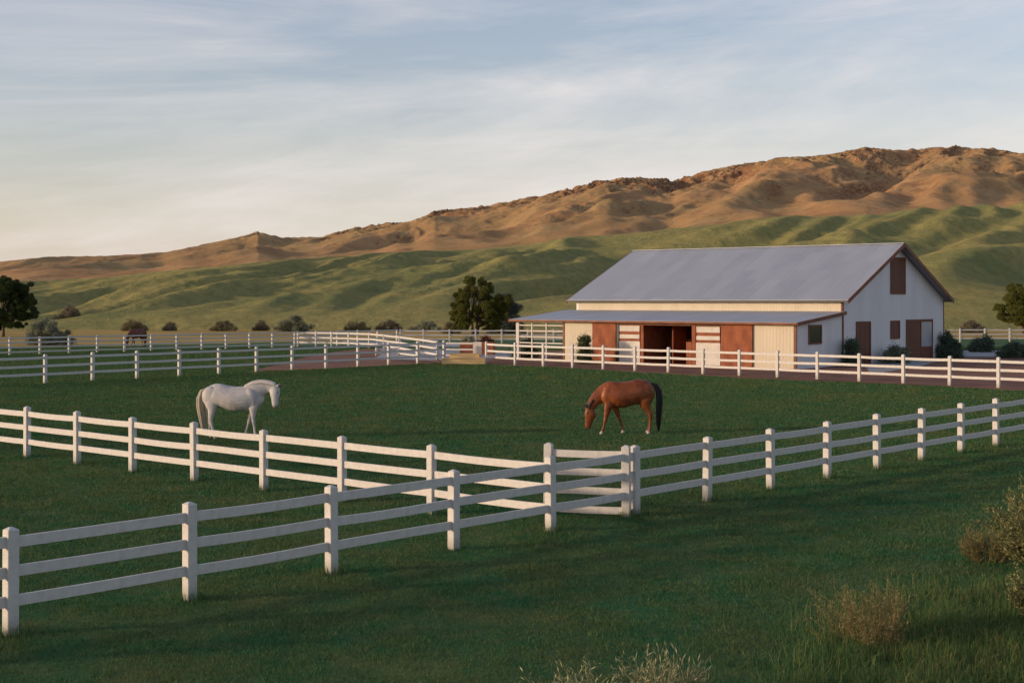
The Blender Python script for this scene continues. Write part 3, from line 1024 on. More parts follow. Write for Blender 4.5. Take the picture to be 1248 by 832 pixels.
tree('dense olive green tree with several stems, between the barn and the hills',
     crop_clumps([(390, 160, 75), (520, 165, 55), (610, 245, 80), (420, 290, 95), (300, 320, 90), (560, 330, 85), (250, 460, 85), (330, 420, 90), (280, 560, 80), (730, 370, 95), (640, 420, 90), (820, 380, 70), (700, 480, 90), (790, 470, 70), (480, 470, 60), (760, 560, 70), (600, 560, 80), (400, 590, 60), (235, 540, 75), (255, 620, 60), (340, 640, 55), (560, 620, 65), (660, 590, 80), (700, 640, 60), (300, 680, 60), (620, 680, 60), (220, 690, 50), (690, 700, 60)], 530, 325, 9.24, 578, 160, 1.1),
     0, M['conifer'], gpt(578, 160), 4200, 0.13, 0.06, [(-0.25, 0.16), (0.3, 0.17), (0.6, 0.12)])
tree('dark green tree cut off by the left edge of the picture',
     crop_clumps([(60, 180, 70), (-20, 220, 90), (140, 230, 80), (230, 240, 70), (60, 300, 100), (-60, 330, 110), (200, 300, 70), (300, 360, 65), (230, 400, 80), (120, 390, 70), (40, 470, 80), (-80, 480, 100), (220, 490, 80), (310, 490, 50), (180, 570, 55), (60, 550, 50), (-60, 570, 70), (-140, 400, 90)], 0, 320, 7.567, 4, 152, 1.3),
     0, M['dark_tree'], gpt(4, 152), 4200, 0.13, 0.06, [(0.0, 0.15)])
tree('rounded yellow green tree at the right edge, beyond the farthest fence',
     crop_clumps([(610, 150, 55), (560, 230, 75), (660, 220, 80), (510, 310, 55), (600, 320, 80), (690, 340, 90), (520, 385, 55), (630, 420, 60), (720, 250, 80), (760, 350, 90), (700, 430, 70), (570, 410, 45), (790, 430, 60)], 1148, 330, 6.93, 1247, 160, 1.2),
     0, M['conifer'], gpt(1247, 160), 4200, 0.13, 0.06, [(0.0, 0.18)])


def shrub(name, label, px, base_row, x0, x1, top, m, cat='shrub', group='shrubs along the foot of the hills', z=0.0, per=None, ls=0.13, lw=0.05, Y=None, n=13, seed=1, tall=False):
    """a rounded shrub with stems: x0, x1, top give its outline in the photo"""
    rnd = random.Random(seed)
    if Y is None:
        Y = F * (CH - z) / (base_row - HZ)
    k = Y / F
    o = thing(name, label, cat, Vector(((px - CX) * k, Y, z)), 0, group)
    wdt, hgt = (x1 - x0) * k, (base_row - top) * k
    cl = []
    for i in range(n):
        t = (i + 0.5) / n * 2 - 1 + rnd.uniform(-0.12, 0.12)
        env = max(0.25, 1 - abs(t) ** 2.2)
        r = min(hgt * 0.42, wdt * 0.30) * rnd.uniform(0.75, 1.05) * (0.6 + 0.4 * env)
        r *= rnd.uniform(0.65, 1.05)
        zc = max(r * 0.6, (hgt - r * 0.85) * env * rnd.uniform(0.5, 1.05))
        if tall:
            r = wdt * 0.40 * rnd.uniform(0.7, 1.0)
            zc = r * 0.7 + (hgt - 1.5 * r) * rnd.random()
            t *= 0.6
        cl.append(((x0 + x1) / 2 * k - px * k + t * (wdt / 2 - r * 0.8), rnd.uniform(-0.3, 0.3) * wdt, zc, r))
        if i % 2 == 0:
            cl.append((cl[-1][0] * 0.9, rnd.uniform(-0.3, 0.3) * wdt, r * 0.6, r))
    per = (per or 2200) * 1.5
    fine = []
    for (x, y, zz, r) in cl:
        for _ in range(5):
            d = Vector((rnd.gauss(0, 1), rnd.gauss(0, 1), rnd.gauss(0.4, 1))).normalized() * r * rnd.uniform(0.3, 1.15)
            fine.append((x + d.x, y + d.y, max(zz + d.z, r * 0.2), r * rnd.uniform(0.15, 0.45)))
    cl0, cl = cl, fine + [(x, y, zz, r * 0.72) for x, y, zz, r in cl]
    p = clump_points(cl, per, 0.4)
    p = p[p[:, 2] > 0.02]
    p = p + RNG.normal(size=p.shape) * np.array([0.07, 0.07, 0.07]) * (1 + 1.6 * (RNG.random((len(p), 1)) < 0.15))
    v, f = leaf_quads(p, ls, lw, tdir=np.array([0, 0, 0.7]))
    link('foliage', np_mesh('foliage', v, f, m), o)
    b = MB()
    for c in cl0:
        b.tube([(c[0] * 0.15, c[1] * 0.15, -0.05), (c[0] * 0.6, c[1] * 0.6, c[2] * 0.5), c[:3]], [0.05, 0.03, 0.012], 5)
    b.build('stem', M['twig'], o)
    return o




def on_hill(X, Y):
    """height of the foothills at a ground position"""
    co_ = np.empty(len(hills_o.data.vertices) * 3, np.float32)
    hills_o.data.vertices.foreach_get('co', co_)
    co_ = co_.reshape(-1, 3)
    return float(co_[np.argmin((co_[:, 0] - X) ** 2 + (co_[:, 1] - Y) ** 2), 2])


hill_y = 206
hill_z = on_hill((83 - CX) / F * hill_y, hill_y) - 0.1
shrub('sage_shrub', 'large grey green sage shrub behind the four-rail fence at the far left', 54, 421, 23, 84, 388, M['sage'], seed=2, per=2600)
shrub('sage_shrub', 'bluish shrub between the olive tree and the barn roof', 617, 408, 592, 640, 358, M['blue_shrub'], Y=166, seed=3)
shrub('dark_bush', 'dark brown bush up on the slope above the sage shrub at left', 83, 391, 66, 102, 372, M['brush'], Y=hill_y, z=hill_z, seed=4)
shrub('dry_bush', 'brown and green bush right behind the dark far horse', 164, 402, 145, 183, 387, M['olive_brush'], Y=180, seed=5)
shrub('dry_bush', 'small brown bush next right of the one behind the far horse', 206, 402, 198, 216, 391, M['brush'], Y=181, seed=6)
shrub('dry_bush', 'low dark bush midway between the far horse and the big grey green shrub', 272, 402, 255, 290, 389, M['olive_brush'], Y=180, seed=7)
shrub('dry_bush', 'small dark bush just left of the big grey green shrub', 318, 402, 308, 329, 389, M['brush'], Y=182, seed=8)
shrub('sage_shrub', 'big grey green shrub at the foot of the hills, above the bent fence', 357, 403, 334, 381, 382, M['sage'], Y=178, seed=9)
shrub('dry_bush', 'first brown bush to the right of the big grey green shrub', 435, 402, 416, 453, 389, M['olive_brush'], Y=180, seed=10)
shrub('rusty_bush', 'second brown bush to the right of the big grey green shrub', 475, 402, 456, 493, 388, M['brush'], Y=181, seed=11)
shrub('sage_shrub', 'dull grey bush just left of the olive tree', 520, 402, 497, 541, 389, M['sage'], Y=180, seed=12)
shrub('dry_bush', 'small grey bush at the left foot of the olive tree', 550, 406, 538, 562, 391, M['olive_brush'], Y=166, seed=13)
shrub('dry_bush', 'brown bush beyond the farthest fence, right of the barn', 1184, 404, 1166, 1203, 387, M['brush'], Y=170, seed=14)
gs = 'shrubs planted around the barn'
shrub('leafy_shrub', 'tall dark green shrub against the barn wall beside the first gable door', 1038, 440, 1028, 1049, 400, M['green_shrub'], group=gs, seed=20, per=3600, n=14, ls=0.11, lw=0.06, Y=84.0, tall=True)
shrub('leafy_shrub', 'low spreading shrub in front of the barn, between its two gable doors', 1090, 443, 1072, 1111, 421, M['sage'], group=gs, seed=21, per=3600, ls=0.1, Y=88)
shrub('leafy_shrub', 'round dark green shrub at the right corner of the barn', 1154, 436, 1136, 1174, 406, M['green_shrub'], group=gs, seed=22, per=3400, ls=0.12, lw=0.06)
shrub('leafy_shrub', 'wide dark green shrub behind the grey patio', 1197, 429, 1178, 1216, 408, M['green_shrub'], group=gs, seed=23, per=3200, ls=0.12, lw=0.06)
shrub('leafy_shrub', 'low dark green shrub right of the grey patio, at the picture edge', 1236, 436, 1214, 1262, 416, M['green_shrub'], group=gs, seed=24, per=3200, ls=0.12, lw=0.06)
shrub('leafy_shrub', 'light green shrub against the cream panel at the left end of the barn front', 713, 445, 702, 723, 410, M['light_shrub'], group=gs, seed=25, per=4200, n=14, ls=0.1, Y=87, tall=True)
shrub('leafy_shrub', 'dark green shrub under the open rail bay at the left end of the barn', 640, 434, 620, 660, 410, M['green_shrub'], group=gs, seed=26, per=3200, Y=96)
# planter of rusty boards
pl = thing('planter_box', 'rust brown raised planter standing behind the paddock gate', 'planter', G(582, 432), -0.1)
b = MB().box(-1.25, 1.25, -0.55, -0.47, 0, 0.95, 0.01).box(-1.25, 1.25, 0.47, 0.55, 0, 0.95, 0.01).box(-1.25, -1.17, -0.468, 0.468, 0, 0.95, 0.01).box(1.17, 1.25, -0.468, 0.468, 0, 0.95, 0.01)
b.build('side_boards', M['rust_panel'], pl)
MB().box(-1.165, 1.165, -0.465, 0.465, 0.0, 0.85).build('soil', M['dirt'], pl)
o = shrub('planter_plant', 'rust red bushy plant in the right half of the raised planter', 592, 417.5, 582, 603, 408, M['red_shrub'], group='plants in the planter', Y=101.8, z=0.86, seed=31, n=5, per=5000, ls=0.09)
o = shrub('planter_plant', 'grey green bushy plant in the left half of the raised planter', 571, 417.5, 561, 581, 409, M['sage'], group='plants in the planter', Y=101.8, z=0.86, seed=32, n=5, per=5000, ls=0.09)


# ---- twigs
def seg_mesh(segs):
    """3-sided prisms from (p0, p1, r0, r1)"""
    p0, p1 = np.array([s[0] for s in segs]), np.array([s[1] for s in segs])
    r0, r1 = np.array([s[2] for s in segs])[:, None], np.array([s[3] for s in segs])[:, None]
    t = p1 - p0
    t /= np.linalg.norm(t, axis=1, keepdims=True) + 1e-9
    a = np.cross(t, RNG.normal(size=t.shape))
    a /= np.linalg.norm(a, axis=1, keepdims=True) + 1e-9
    b = np.cross(t, a)
    vs = []
    for p, r in ((p0, r0), (p1, r1)):
        for k in range(3):
            an = 2 * math.pi * k / 3
            vs.append(p + (a * math.cos(an) + b * math.sin(an)) * r)
    v = np.stack(vs, 1).reshape(-1, 3)
    n = len(segs)
    base = np.arange(n)[:, None] * 6
    f = np.concatenate([base + np.array([k, (k + 1) % 3, (k + 1) % 3 + 3, k + 3]) for k in range(3)])
    return v, f


def grow(segs, tips, p, d, L, r, depth, rnd, spread, upw):
    n = 3
    for i in range(n):
        d2 = (d + Vector((rnd.gauss(0, .16), rnd.gauss(0, .16), rnd.gauss(0, .10) + upw))).normalized()
        q = p + d2 * (L / n)
        segs.append((tuple(p), tuple(q), r * (1 - i / n * 0.4), r * (1 - (i + 1) / n * 0.4)))
        if depth > 0:
            for k in range(rnd.choice((1, 2, 2))):
                s = (d2 + Vector((rnd.gauss(0, spread), rnd.gauss(0, spread), rnd.gauss(0, spread * 0.6)))).normalized()
                grow(segs, tips, q, s, L * rnd.uniform(0.4, 0.65), r * 0.55, depth - 1, rnd, spread, upw)
        tips.append((tuple(q), tuple(d2)))
        p, d = q, d2


def twig_bush(name, label, base, width, height, nstem, m_twig, m_leaf=None, leafs=2, ll=0.04, lw=0.012, seed=0, depth=2, r=0.006, lean=0.75, upw=0.08, group=None, part='twigs', cat='bush', spread=0.5):
    rnd = random.Random(seed)
    o = thing(name, label, cat, base, 0, group)
    segs, tips = [], []
    for i in range(nstem):
        a = rnd.uniform(0, 2 * math.pi)
        q = math.sqrt(rnd.random())
        p = Vector((math.cos(a) * q * width * 0.30, math.sin(a) * q * width * 0.30, -0.02))
        d = Vector((math.cos(a) * q * lean, math.sin(a) * q * lean, 1)).normalized()
        grow(segs, tips, p, d, height * rnd.uniform(0.55, 0.9), r, depth, rnd, spread, upw)
    segs = [s for s in segs if s[1][2] > 0]
    v, f = seg_mesh(segs)
    link(part, np_mesh(part, v, f, m_twig), o)
    if m_leaf:
        c = np.repeat(np.array([t[0] for t in tips]), leafs, 0)
        d = np.repeat(np.array([t[1] for t in tips]), leafs, 0)
        c = c + RNG.normal(size=c.shape) * ll * 0.6
        k = c[:, 2] > 0.02
        v, f = leaf_quads(c[k], ll, lw, tdir=d[k] * 2.0, jit=0.8)
        link('leaves', np_mesh('leaves', v, f, m_leaf), o)
    return o


gf = 'dry brush in the foreground'
twig_bush('dry_bush', 'dry tan twiggy bush with no leaves, in the lower right foreground grass', G(1055, 790), 0.92, 0.54, 48, M['dry_twig'], M['gold_leaf'], 1, 0.035, 0.008, 1, 2, 0.0045, group=gf)
twig_bush('dry_bush', 'small brown twiggy bush left of the golden sagebrush at the right edge', G(1203, 684), 0.68, 0.40, 60, M['dry_twig'], M['gold_leaf'], 1, 0.035, 0.009, 2, 2, 0.005, group=gf)
twig_bush('sagebrush', 'golden leafed sagebrush cut off by the right edge, beside the small twiggy bush', G(1290, 698), 0.90, 0.92, 90, M['twig'], M['gold_leaf'], 8, 0.05, 0.018, 3, 2, 0.006, group=gf)
twig_bush('sagebrush', 'nearer golden sagebrush at the right edge, its leaf tips just entering the picture', G(1300, 775), 0.60, 0.60, 46, M['twig'], M['gold_leaf'], 8, 0.045, 0.016, 4, 2, 0.005, group=gf)
twig_bush('sagebrush', 'taller pale leafed sagebrush rising from the bottom edge of the picture', G(805, 868), 0.50, 0.50, 26, M['pale_leaf'], M['pale_leaf'], 4, 0.080, 0.012, 5, 1, 0.0045, lean=0.9, group=gf, spread=0.35)
twig_bush('sagebrush', 'lower pale leafed sagebrush at the bottom edge, left of the taller one', G(705, 872), 0.45, 0.40, 20, M['pale_leaf'], M['pale_leaf'], 4, 0.080, 0.012, 6, 1, 0.0045, lean=1.0, group=gf, spread=0.4)


# ------------------------------------------------------------------ grass
def blades(n, sample, wfn, hfn, m, name, segs=1, lean=0.5):
    x, y = sample(n)
    n = len(x)
    a = RNG.uniform(0, 2 * np.pi, n)
    d = np.stack([np.cos(a), np.sin(a)], 1)
    wv, hv = wfn(x, y) * RNG.uniform(0.6, 1.3, n), hfn(x, y) * RNG.uniform(0.5, 1.35, n)
    la = RNG.uniform(0, 2 * np.pi, n)
    ln = np.abs(RNG.normal(0, lean, n)) * hv
    lx, ly = np.cos(la) * ln, np.sin(la) * ln
    z0 = np.zeros(n) - 0.005
    L = np.stack([x - d[:, 0] * wv / 2, y - d[:, 1] * wv / 2, z0], 1)
    Rr = np.stack([x + d[:, 0] * wv / 2, y + d[:, 1] * wv / 2, z0], 1)
    T = np.stack([x + lx, y + ly, hv], 1)
    if segs == 1:
        v = np.stack([L, Rr, T], 1).reshape(-1, 3)
        f = np.arange(3 * n).reshape(n, 3)
    else:
        ml = np.stack([x + lx * 0.25 - d[:, 0] * wv * .4, y + ly * 0.25 - d[:, 1] * wv * .4, hv * 0.72], 1)
        mr = np.stack([x + lx * 0.25 + d[:, 0] * wv * .4, y + ly * 0.25 + d[:, 1] * wv * .4, hv * 0.72], 1)
        v = np.stack([L, Rr, ml, mr, T], 1).reshape(-1, 3)
        b = np.arange(n)[:, None] * 5
        f = np.concatenate([b + np.array([0, 1, 2]), b + np.array([1, 3, 2]), b + np.array([2, 3, 4])])
    o = link(name, np_mesh(name, v, f, m))
    o['kind'] = 'stuff'
    return o


def in_poly(x, y, poly):
    c = np.zeros(len(x), bool)
    n = len(poly)
    for i in range(n):
        (x0, y0), (x1, y1) = poly[i], poly[(i + 1) % n]
        k = ((y0 > y) != (y1 > y)) & (x < (x1 - x0) * (y - y0) / (y1 - y0 + 1e-12) + x0)
        c ^= k
    return c


def pasture_sample(n):
    # density falls with distance: y = distance drawn from y^-0.8
    u = RNG.random(n)
    e = 0.35
    y = (12.0 ** e + u * (118.0 ** e - 12.0 ** e)) ** (1 / e)
    x = (RNG.random(n) - 0.5) * (0.82 * y + 6.0)
    k = ~in_poly(x, y, DIRT)
    return x[k], y[k]


g = blades(2200000, pasture_sample, lambda x, y: 0.006 + 0.00040 * (y - 12), lambda x, y: (0.036 + 0.0004 * (y - 12)) * (1 + 0.7 * pn(x / 1.1, y / 1.1) + 0.5 * pn(x / 0.3, y / 0.3)), M['blades'], 'pasture_grass', 1, 0.9)
g['label'] = 'short dark green pasture grass'


post_xy = np.array([(p.x, p.y) for p in front_pts + left_pts[1:] + gp])


def post_sample(n):
    i = RNG.integers(0, len(post_xy), n)
    r = 0.06 + np.abs(RNG.normal(0, 0.13, n))
    a = RNG.uniform(0, 2 * np.pi, n)
    return post_xy[i, 0] + r * np.cos(a), post_xy[i, 1] + r * np.sin(a)


g = blades(5200, post_sample, lambda x, y: 0.006 + 0 * x, lambda x, y: 0.10 + 0.08 * pn(x * 0.7, y * 0.7), M['blades'], 'fence_foot_grass', 2, 0.5)
g['label'] = 'longer grass left uncut around the fence posts'


def tall_sample(n):
    x = RNG.uniform(2.2, 8.5, n)
    y = RNG.uniform(12.2, 19.5, n)
    px = CX + x / y * F
    py = HZ + CH * F / y
    dlt = sstep(940, 1090, px + 0.55 * (py - 760)) * sstep(695, 770, py + 0.10 * (px - 1200) + 26 * pn(x * 1.3, y * 1.3))
    k = RNG.random(n) < dlt * (0.5 + 0.8 * pn(x * 1.6, y * 1.6))
    return x[k], y[k]


g = blades(150000, tall_sample, lambda x, y: 0.005 + 0 * x, lambda x, y: 0.20 + 0.11 * pn(x * 1.1, y * 1.1), M['tall_grass'], 'tall_grass', 2, 0.85)
g['label'] = 'tall unmown grass in the lower right corner'


# ------------------------------------------------------------------ horses
def ring_loft(bm, st, k=14):
    """st: (x, z, half thickness, half width, y); rings stand square to the path"""
    pts = [Vector((s[0], s[4], s[1])) for s in st]
    rings = []
    for i, s in enumerate(st):
        t = pts[min(i + 1, len(pts) - 1)] - pts[max(i - 1, 0)]
        t = Vector((t.x, t.y, t.z)).normalized()
        yv = Vector((0, 1, 0))
        yv = (yv - t * yv.dot(t)).normalized()
        n = t.cross(yv)
        rings.append([bm.verts.new(pts[i] + n * (s[2] * math.cos(2 * math.pi * j / k)) + yv * (s[3] * math.sin(2 * math.pi * j / k))) for j in range(k)])
    for r0, r1 in zip(rings, rings[1:]):
        for j in range(k):
            bm.faces.new((r0[j], r0[(j + 1) % k], r1[(j + 1) % k], r1[j]))
    bm.faces.new(rings[0][::-1])
    bm.faces.new(rings[-1])


def ellip(bm, c, r, rot=0.0):
    mt = Matrix.Translation(c) @ Matrix.Rotation(rot, 4, 'Y') @ Matrix.Diagonal((*r, 1))
    bmesh.ops.create_uvsphere(bm, u_segments=14, v_segments=10, radius=1.0, matrix=mt)


def horse(label, loc, rz, k, ox, oy, d, mats, scale=1.0):
    """d: dict of stations in crop pixels; k metres per crop pixel"""
    o = thing('horse', label, 'horse', loc, rz, 'horses in the pasture')
    o.scale = (scale,) * 3
    cv = lambda x, y: ((x - ox) * k, (oy - y) * k)
    bm = bmesh.new()
    for path in d['lofts']:
        st = []
        for s in path:
            x, z = cv(s[0], s[1])
            st.append((x, z, s[2] * k, s[3], s[4]))
        ring_loft(bm, st)
    st = []
    for x, top, bot, hw in d['torso']:
        X, zt = cv(x, top)
        _, zb = cv(x, bot)
        st.append((X, (zt + zb) / 2, (zt - zb) / 2, hw, 0))
    # torso rings are kept upright
    rings = []
    kk = 20
    for X, zc, a, hw, _ in st:
        rings.append([bm.verts.new((X, hw * math.sin(2 * math.pi * j / kk) * (1 - 0.16 * math.cos(2 * math.pi * j / kk)), zc + a * math.cos(2 * math.pi * j / kk))) for j in range(kk)])
    for r0, r1 in zip(rings, rings[1:]):
        for j in range(kk):
            bm.faces.new((r0[j], r0[(j + 1) % kk], r1[(j + 1) % kk], r1[j]))
    bm.faces.new(rings[0][::-1])
    bm.faces.new(rings[-1])
    for cx, cy, y, rx, ry, rz_, rot in d['lumps']:
        X, Z = cv(cx, cy)
        ellip(bm, (X, y, Z), (rx, ry, rz_), rot)
    bmesh.ops.recalc_face_normals(bm, faces=bm.faces[:])
    me = bpy.data.meshes.new('body')
    bm.to_mesh(me)
    bm.free()
    tmp = link('body_draft', me)
    r = tmp.modifiers.new('r', 'REMESH')
    r.mode = 'VOXEL'
    r.voxel_size = 0.013
    s = tmp.modifiers.new('s', 'SMOOTH')
    s.factor = 0.5
    s.iterations = 9
    dg = bpy.context.evaluated_depsgraph_get()
    nm = bpy.data.meshes.new_from_object(tmp.evaluated_get(dg))
    bpy.data.objects.remove(tmp)
    nm.materials.clear()
    nm.materials.append(mats['coat'])
    nm.polygons.foreach_set('use_smooth', np.ones(len(nm.polygons), dtype=bool))
    nm.name = 'body'
    link('body', nm, o)
    # hooves
    for cx, cy, y, ang in d['hooves']:
        X, Z = cv(cx, cy)
        b = MB()
        b.tube([(X, y, Z + 0.05), (X + ang * 0.03, y, 0.0)], [0.043, 0.062], 10)
        b.build('hoof', mats['hoof'], o, True)
    # hair: many thin tapered locks
    for part, paths in (('tail', d['tail']), ('mane', d['mane'])):
        b = MB()
        for path in paths:
            pts, rr = [], []
            for x, y, rad, yy in path:
                X, Z = cv(x, y)
                pts.append((X, yy, max(Z, 0.02)))
                rr.append(max(rad * k, 0.002))
            b.tube(pts, rr, 6)
        b.build(part, mats[part], o, True)
    b = MB()
    for cx, cy, y in d['eyes']:
        X, Z = cv(cx, cy)
        ellip(b.bm, (X, y, Z), (0.022, 0.014, 0.02))
    b.build('eyes', M['dark_metal'], o, True)
    return o


def coat_mat(name, c1, c2, dark, legs_dark=0.45, sock=None, sock_h=0.0, rough=0.45, points=None):
    m, nt, b = new_mat(name)
    f = noise(nt, 2.6, 5, 0.6, dist=0.5)
    c = ramp(nt, f, [(0.36, c1), (0.60, c2)])
    tc = N(nt, 'ShaderNodeTexCoord')
    sp = N(nt, 'ShaderNodeSeparateXYZ')
    nt.links.new(tc.outputs['Object'], sp.inputs[0])
    z = math_n(nt, 'ADD', sp.outputs[2], math_n(nt, 'MULTIPLY', math_n(nt, 'SUBTRACT', f, 0.5), 0.15))
    if legs_dark:
        c = mix(nt, ramp(nt, z, [(0.08, (legs_dark,) * 3), (0.62, (0, 0, 0))]), c, dark)
    if sock:
        c = mix(nt, ramp(nt, z, [(sock_h, (1, 1, 1)), (sock_h + 0.03, (0, 0, 0))]), c, sock)
    if points:      # darker skin on the ears and the muzzle
        (ax, sgn, x0, z_lo, z_hi, col) = points
        x = math_n(nt, 'MULTIPLY', sp.outputs[0], sgn)
        ear = math_n(nt, 'MULTIPLY', math_n(nt, 'GREATER_THAN', x, ax), math_n(nt, 'GREATER_THAN', sp.outputs[2], z_hi))
        mz = math_n(nt, 'MULTIPLY', math_n(nt, 'GREATER_THAN', x, x0), ramp(nt, z, [(z_lo - 0.07, (1, 1, 1)), (z_lo + 0.05, (0, 0, 0))]))
        c = mix(nt, math_n(nt, 'MULTIPLY', math_n(nt, 'ADD', ear, mz, True), 0.8), c, col)
    nt.links.new(c, b.inputs['Base Color'])
    b.inputs['Roughness'].default_value = rough
    b.inputs['Specular IOR Level'].default_value = 0.3
    bump(nt, b, noise(nt, 90, 3, 0.6, vec_scale=(1, 1, 0.25)), 0.15, 0.004)
    return m


def hair(name, c1, c2):
    return simple_mat(name, c1, c2, 25, 0.6, vec_scale=(4, 4, 0.3), bump_s=0.5, bump_d=0.01)


def locks(path, n, seed, spread, thick, ymul=0.03):
    rnd = random.Random(seed)
    out = []
    for i in range(n):
        a, bq = rnd.gauss(0, 1), rnd.gauss(0, 1)
        cut = rnd.uniform(0.86, 1.0)
        p = []
        for j, (x, y, r, yy) in enumerate(path):
            t = j / (len(path) - 1)
            p.append((x + a * spread * min(1, 0.25 + t * 2.2) * r, y0 + (y - y0) * cut if j == len(path) - 1 else y, max(thick * r * (1 - 0.75 * t ** 3), 0.6), yy + bq * ymul * min(1, 0.2 + t * 1.5)))
            y0 = y
        out.append(p)
    return out


def mane_locks(crest, n, rad, shift, drop, half):
    rnd = random.Random(11)
    out = []
    for i in range(n):
        t = i / (n - 1) * (len(crest) - 1)
        j = min(int(t), len(crest) - 2)
        u = t - j
        x = crest[j][0] * (1 - u) + crest[j + 1][0] * u
        y = crest[j][1] * (1 - u) + crest[j + 1][1] * u
        dy = rnd.uniform(0.75, 1.15) * drop
        for s in (-1, 1):
            out.append([(x, y + 6, rad, 0.0), (x + shift[0] * 0.3, y + 2, rad, s * 0.03), (x + shift[0], y + dy * 0.45, rad * 0.8, s * half * 0.8), (x + shift[1], y + dy, rad * 0.25, s * half)])
    return out


NY = 0.15     # half the distance between left and right legs
chest = dict(
    torso=[(905, 205, 300, 0.06), (885, 165, 345, 0.14), (850, 132, 380, 0.22), (800, 112, 395, 0.27), (740, 104, 395, 0.29), (690, 108, 392, 0.30), (640, 122, 405, 0.315), (560, 133, 427, 0.325), (480, 130, 428, 0.315), (420, 124, 418, 0.28), (370, 130, 400, 0.24), (330, 150, 380, 0.19), (305, 185, 345, 0.12)],
    lofts=[
        # neck, then head
        [(400, 240, 110, 0.17, 0), (330, 262, 100, 0.14, 0), (270, 300, 84, 0.115, 0), (220, 350, 68, 0.095, 0), (182, 405, 58, 0.085, 0), (165, 445, 50, 0.08, 0)],
        [(168, 425, 44, 0.075, 0), (172, 470, 62, 0.092, 0), (174, 510, 66, 0.095, 0), (166, 550, 52, 0.08, 0), (157, 590, 43, 0.066, 0), (152, 625, 38, 0.06, 0), (150, 645, 30, 0.052, 0), (150, 656, 16, 0.03, 0)],
        # ears
        [(140, 420, 12, 0.02, -0.05), (122, 395, 12, 0.022, -0.06), (102, 372, 3, 0.006, -0.065)],
        [(150, 415, 12, 0.02, 0.05), (132, 390, 12, 0.022, 0.06), (118, 368, 3, 0.006, 0.065)],
        # near fore
        [(385, 330, 70, 0.09, -0.13), (372, 410, 48, 0.085, -0.15), (355, 480, 34, 0.06, -0.15), (342, 535, 22, 0.046, -0.15), (335, 565, 22, 0.046, -0.15), (326, 600, 14, 0.032, -0.15), (316, 645, 13, 0.03, -0.15), (308, 672, 18, 0.038, -0.15), (298, 695, 15, 0.036, -0.15)],
        # far fore
        [(440, 350, 60, 0.09, 0.12), (470, 420, 42, 0.08, 0.15), (495, 490, 29, 0.055, 0.15), (513, 540, 21, 0.045, 0.15), (524, 570, 20, 0.045, 0.15), (538, 610, 13, 0.032, 0.15), (553, 650, 13, 0.03, 0.15), (562, 675, 17, 0.037, 0.15), (560, 696, 15, 0.036, 0.15)],
        # near hind
        [(800, 270, 110, 0.12, -0.13), (790, 350, 82, 0.115, -0.15), (800, 405, 55, 0.085, -0.155), (824, 450, 36, 0.06, -0.155), (846, 492, 27, 0.046, -0.155), (852, 520, 24, 0.044, -0.155), (848, 565, 15, 0.033, -0.155), (845, 640, 14, 0.032, -0.155), (843, 672, 18, 0.038, -0.155), (832, 696, 15, 0.036, -0.155)],
        # far hind
        [(800, 270, 110, 0.12, 0.13), (795, 350, 80, 0.115, 0.15), (812, 405, 54, 0.085, 0.155), (838, 450, 35, 0.06, 0.155), (862, 492, 26, 0.046, 0.155), (866, 520, 23, 0.044, 0.155), (860, 565, 15, 0.033, 0.155), (856, 640, 14, 0.032, 0.155), (854, 672, 17, 0.038, 0.155), (842, 696, 15, 0.036, 0.155)],
    ],
    lumps=[(372, 275, -0.14, 0.19, 0.10, 0.30, 0.3), (372, 275, 0.14, 0.19, 0.10, 0.30, 0.3), (800, 255, -0.145, 0.26, 0.125, 0.28, 0), (800, 255, 0.145, 0.26, 0.125, 0.28, 0), (190, 495, 0.0, 0.11, 0.095, 0.12, 0)],
    hooves=[(296, 705, -0.15, -0.6), (558, 705, 0.15, -0.4), (830, 705, -0.155, -0.5), (841, 705, 0.155, -0.5)],
    tail=locks([(868, 150, 26, 0), (915, 172, 34, 0), (948, 240, 38, 0), (955, 350, 40, 0), (945, 480, 40, 0), (942, 600, 34, 0), (950, 695, 14, 0)], 34, 5, 0.36, 0.36, 0.03),
    mane=mane_locks([(150, 392), (162, 368), (178, 342), (196, 316), (216, 292), (240, 268), (268, 246)], 30, 12, (6, 8), 46, 0.088),
    eyes=[(138, 478, -0.082), (138, 478, 0.082)],
)
